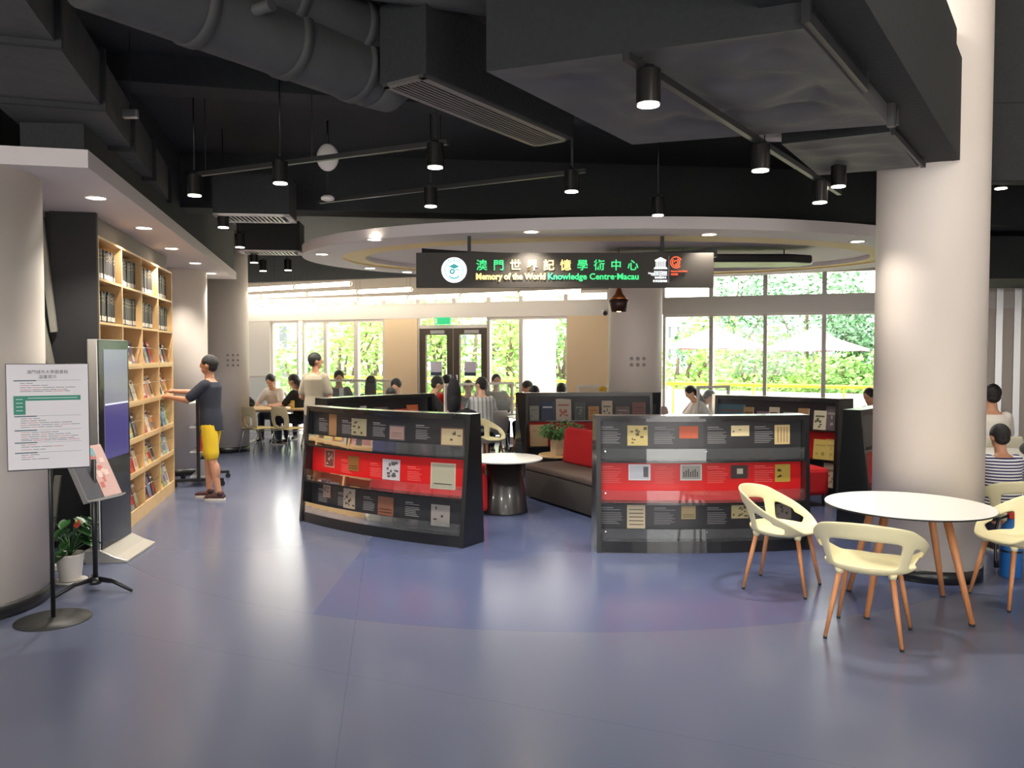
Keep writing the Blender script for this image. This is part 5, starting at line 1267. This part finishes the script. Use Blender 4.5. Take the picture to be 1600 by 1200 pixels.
def person(x, y, deg, label, pose='sit', shirt=(220, 220, 220), pants=(50, 55, 70), lean=.15, turn=0, nod=.1, arms='table', s=1.0, hair='short', sk=None, shorts=False, sleeve='short', vox=.013, z=0, stripes=None, shoe=(60, 50, 50)):
    sk = sk or SKL; o = empty('person', (x, y, z), math.radians(deg), label=label, cat='person'); o.scale = (s, s, s)
    stand = pose == 'stand'; hz = .93 if stand else .50
    P0 = Vector((0, 0, hz)); R = Matrix.Rotation(-lean, 3, 'X')
    sp_ = lambda v: P0 + R @ Vector(v)
    chest, neck = sp_((0, 0, .36)), sp_((0, -.005, .53))
    HR = Matrix.Rotation(-lean * .5 - nod, 3, 'X') @ Matrix.Rotation(turn, 3, 'Z')
    hc = neck + Matrix.Rotation(-lean * .6 - nod * .7, 3, 'X') @ Vector((0, .015, .165))
    H4 = Matrix.Translation(hc) @ HR.to_4x4()
    b = MB(); tor = [sp_((0, 0, -.04)), sp_((0, 0, .06)), sp_((0, .005, .18)), sp_((0, .01, .32)), sp_((0, 0, .44)), sp_((0, -.005, .50)), sp_((0, 0, .53))]
    tr = [.12, .135, .118, .135, .135, .09, .055]
    b.tube(tor, tr, 20, up=(1, 0, 0), sx=1.18, sy=.82)
    cap(b, neck - R @ Vector((0, 0, .06)), hc - Vector((0, 0, .06)), .058, .052)
    b.ell((0, 0, .02), (.077, .097, .105), 20, 14, M=H4); b.ell((0, .025, -.05), (.058, .065, .065), 16, 10, M=H4); b.ell((0, .098, -.012), (.013, .02, .024), 10, 8, M=H4)
    for q in (-1, 1): b.ell((q * .08, -.005, -.005), (.014, .022, .032), 10, 8, M=H4)
    sh = MB(); sh.tube([sp_((0, 0, -.10 if stand else -.05))] + tor[1:6], [.148, .148, .135, .15, .15, .108], 22, up=(1, 0, 0), sx=1.2, sy=.86)
    ex = MB(); hands = []
    for q in (-1, 1):
        S = sp_((q * .165, 0, .455)); 
        A = arms[0 if q < 0 else 1] if isinstance(arms, tuple) else arms
        if A == 'down': E_, Wr = S + Vector((q * .05, -.03, -.28)), S + Vector((q * .06, .06, -.52))
        elif A == 'front': E_, Wr = S + Vector((q * .06, .0, -.28)), S + Vector((q * -.02, .2, -.36))
        elif A == 'table': E_, Wr = S + Vector((q * .07, .16, -.22)), S + Vector((-q * .03, .38, -.23))
        elif A == 'chin': E_, Wr = S + Vector((q * .03, .22, -.22)), hc + Vector((q * .05, .10, -.12))
        elif A == 'reach': E_, Wr = S + Vector((q * .02, .22, -.10)), S + Vector((-q * .05, .47, -.08))
        elif A == 'reachlow': E_, Wr = S + Vector((q * .03, .2, -.17)), S + Vector((-q * .04, .44, -.14))
        cap(b, S - Vector((q * .02, 0, 0)), E_, .052, .042); cap(b, E_, Wr, .041, .027)
        u = (Wr - E_).normalized(); hd = Wr + u * .045; side = u.cross(Vector((0, 0, 1))).normalized() if abs(u.z) < .95 else Vector((0, 1, 0)); dn_ = u.cross(side)
        cap(b, Wr, hd + u * .02, .026, .03)
        for k, (off, ln) in enumerate(((-.027, .06), (-.009, .07), (.009, .066), (.026, .052))):
            p = hd + u * .035 + side * off * 1; crv = dn_ * (.35 if dn_.z < 0 else -.35)
            ex.tube([p - u * .02, p + u * ln * .5 + crv * ln * .2, p + u * ln * .85 + crv * ln * .9], [.0095, .0085, .0065], 8)
        tside = side * (-q if side.x * q > 0 else q) * 1
        p = Wr + u * .02; ex.tube([p, p + (u + tside * .8).normalized() * .05, p + (u * 1.5 + tside * .6).normalized() * .085], [.012, .0105, .008], 8)
        cap(sh, S - Vector((q * .03, 0, -.005)), S.lerp(E_, .78 if sleeve == 'short' else 1), .072, .062 if sleeve == 'short' else .056)
        if sleeve == 'long': cap(sh, E_, Wr - u * .02, .054, .04)
    pn = MB(); pn.tube([P0 + Vector((0, 0, .08)), P0, P0 - Vector((0, 0, .08))], [.14, .15, .13], 20, up=(1, 0, 0), sx=1.12, sy=.85)
    for q in (-1, 1):
        hip = P0 + Vector((q * .085, 0, -.03))
        if stand: K = Vector((q * .095, .02 + q * .06, .5)); An = Vector((q * .10, -.02 + q * .10, .09))
        else: K = Vector((q * .12, .42, .49)); An = Vector((q * .13, .40, .09))
        cap(b, hip, K, .082, .056); cap(b, K, An, .055, .036)
        b.ell(tuple(An.lerp(K, .62) - Vector((0, .018, 0))), (.05, .052, .12), 12, 8)
        if shorts: cap(pn, hip, hip.lerp(K, .86), .098, .09)
        else: cap(pn, hip, K, .094, .072); cap(pn, K, An + Vector((0, 0, .03)), .068, .05)
        f = MB(); f.tube([An + Vector((0, -.07, -.05)), An + Vector((0, -.03, -.045)), An + Vector((0, .05, -.05)), An + Vector((0, .13, -.06)), An + Vector((0, .175, -.065))], [.03, .042, .042, .038, .02], 14, sx=.9)
        f.tube([An + Vector((0, -.02, -.04)), An + Vector((0, -.02, .015))], [.045, .042], 14)
        so_ = f.build('shoe', C(shoe, .6), o); sl = MB(); sl.prism([(An.x + math.cos(t_) * .045, An.y + .05 + math.sin(t_) * .135) for t_ in [k * math.pi / 8 for k in range(16)]], 0, .025); sl.build('shoe_sole', C((222, 214, 200), .6), so_)
    remesh(b, 'body', sk, o, vox, ex); 
    ms_ = mat('cloth_%d_%d_%d' % shirt, shirt, .85, bump=.25, scale=7, var=.12)
    if stripes:
        ms_ = bpy.data.materials.new('striped_cloth'); ms_.use_nodes = True; t = ms_.node_tree; bs = t.nodes['Principled BSDF']; bs.inputs['Roughness'].default_value = .85
        tc = t.nodes.new('ShaderNodeTexCoord'); sx_ = t.nodes.new('ShaderNodeSeparateXYZ'); t.links.new(tc.outputs['Object'], sx_.inputs[0])
        m1 = t.nodes.new('ShaderNodeMath'); m1.operation = 'MULTIPLY'; m1.inputs[1].default_value = stripes[1]; m2 = t.nodes.new('ShaderNodeMath'); m2.operation = 'FRACT'; m3 = t.nodes.new('ShaderNodeMath'); m3.operation = 'GREATER_THAN'; m3.inputs[1].default_value = stripes[2]
        t.links.new(sx_.outputs[stripes[3]], m1.inputs[0]); t.links.new(m1.outputs[0], m2.inputs[0]); t.links.new(m2.outputs[0], m3.inputs[0])
        mx_ = t.nodes.new('ShaderNodeMix'); mx_.data_type = 'RGBA'; mx_.inputs[6].default_value = lin(shirt); mx_.inputs[7].default_value = lin(stripes[0]); t.links.new(m3.outputs[0], mx_.inputs[0]); t.links.new(mx_.outputs[2], bs.inputs['Base Color'])
    remesh(sh, 'shirt', ms_, o, vox)
    remesh(pn, 'shorts' if shorts else 'trousers', mat('cloth_%d_%d_%d' % pants, pants, .85, bump=.25, scale=7, var=.12), o, vox)
    hb = MB(); hb.ell((0, -.014, .035), (.088, .102, .1), 22, 14)
    hb.v = [(vx * .82, vy * .8, vz) if (vz < .01 and vy > -.03) else (vx, vy, vz) for vx, vy, vz in hb.v]
    hb.ell((0, -.042, -.012), (.072, .06, .068), 18, 12)
    if hair == 'long': hb.tube([(0, -.05, .05), (0, -.09, -.04), (0, -.105, -.16), (0, -.09, -.30), (0, -.07, -.40)], [.08, .088, .088, .078, .04], 16, up=(1, 0, 0), sx=1.05, sy=.55)
    hb.v = [tuple(H4 @ Vector(v)) for v in hb.v]; hb.build('hair', HAIR, o)
    for q in (-1, 1): MB().ell((q * .03, .088, .012), (.011, .007, .006), 10, 6, M=H4).build('eye', C((30, 24, 22), .2), o)
    MB().ell((0, .087, -.052), (.022, .006, .005), 10, 6, M=H4).build('mouth', C((160, 86, 80), .5), o)
    return o
# deg: direction faced, 0 = away from the camera, 90 = towards the left, 180 = towards the camera
person(-3.66, 9.72, 88, 'standing man in navy T-shirt and yellow shorts reaching for a magazine', 'stand', (44, 48, 60), (226, 190, 44), lean=.03, arms=('reachlow', 'reach'), shorts=True, sk=SK, vox=.010, nod=-.05, turn=.0, shoe=(70, 40, 42))
person(-2.95, 12.0, -12, 'standing man in beige-grey T-shirt seen from behind in the reading area', 'stand', (158, 148, 128), (60, 62, 70), lean=.0, arms='front', turn=-.9, nod=0, sk=SK, vox=.011, s=1.02)
person(-4.86, 16.55, 170, 'boy in white T-shirt leaning over the beech table', shirt=(232, 226, 222), lean=.35, nod=.4, s=1.08)
person(-4.1, 15.6, 75, 'long-haired girl in black at the beech table with forearms on it', shirt=(38, 36, 42), lean=.22, nod=.2, hair='long', s=1.06, turn=.1)
person(-4.35, 17.0, 175, 'student half hidden behind the girl in black, only a dark head showing', shirt=(190, 190, 190), lean=.1, s=1.02)
person(-3.35, 15.45, 195, 'boy in black and white jacket standing out behind the clear desk screen', shirt=(40, 40, 48), lean=.1, nod=.35, s=1.12, sleeve='long', stripes=((226, 226, 230), 2.6, .8, 0))
person(-2.42, 13.7, 5, 'person with long black hair seen from behind near the window', shirt=(36, 36, 42), lean=.05, hair='long', s=1.06)
person(-1.86, 12.2, 5, 'person with dark reddish hair sunk low behind the orange books', shirt=(60, 40, 44), lean=.3, nod=.25, s=.97)
person(-1.92, 13.7, 170, 'boy facing down beside the beige wall panel', shirt=(196, 190, 188), lean=.22, nod=.4, s=1.05)
person(-1.62, 13.6, -70, 'student in black shirt stooping in front of the door frame', shirt=(34, 32, 32), lean=.5, nod=.1, s=1.12)
person(-1.23, 14.2, -30, 'student in bright red shirt before the glazed door', shirt=(206, 42, 38), lean=.15, nod=.2, s=1.07, sk=SK)
person(-.80, 14.5, 185, 'student in black behind the white-framed screen with head lowered', shirt=(40, 40, 44), lean=.3, nod=.3, s=1.02)
person(-.47, 12.95, 12, 'student in grey-white striped shirt resting chin on hand', shirt=(206, 206, 204), lean=.25, nod=.1, arms=('chin', 'table'), turn=.7, s=1.07, sleeve='long', stripes=((150, 154, 160), 16, .6, 0))
person(-.30, 14.95, 190, 'person facing the camera behind a dark laptop by the door', shirt=(110, 104, 84), lean=.05, nod=.05, s=1.06)
person(.38, 12.4, 10, 'student with bulky dark hair just above the shelf with the dark blue book', shirt=(50, 50, 54), lean=.22, nod=.3, s=.98)
person(.5, 14.6, 100, 'student in orange-brown showing behind the shelf near the outside column', shirt=(176, 108, 60), lean=.3, nod=.25, s=1.0, sk=SK)
person(.80, 13.0, -5, 'student whose black hair shows before the beige wall', shirt=(200, 200, 200), lean=.3, nod=.25, s=1.0)
person(2.95, 13.9, -80, 'student in white shirt bending over the white table behind the centre pillar', shirt=(228, 220, 216), lean=.75, nod=.5, s=1.02, sk=SK)
person(3.42, 14.0, 100, 'dark-haired student in white framed by the small desk screen', shirt=(228, 222, 226), lean=.45, nod=.3, s=.98, hair='long')
person(5.45, 11.9, 120, 'person partly hidden by the large pillar at the table behind it', shirt=(120, 116, 120), lean=.25, nod=.3, s=.98, sk=SK)
person(5.58, 9.25, -8, 'man in white T-shirt seen from behind at the picture\'s edge', shirt=(226, 218, 208), lean=.06, nod=.05, s=1.07, sk=SK)
person(4.20, 6.78, 0, 'child in navy striped white shirt sitting behind the large pillar', shirt=(224, 224, 230), pants=(60, 62, 70), lean=.12, nod=.15, s=.88, stripes=((52, 52, 96), 34, .5, 2), vox=.010, sk=SK)
for n_, x, y, a, lb in (('n', 5.58, 9.2, -8, 'white'), ):
    study_chair(x, y, a, 'chair under the man in white T-shirt', C((210, 204, 180), .4), C((210, 204, 180), .4), False)
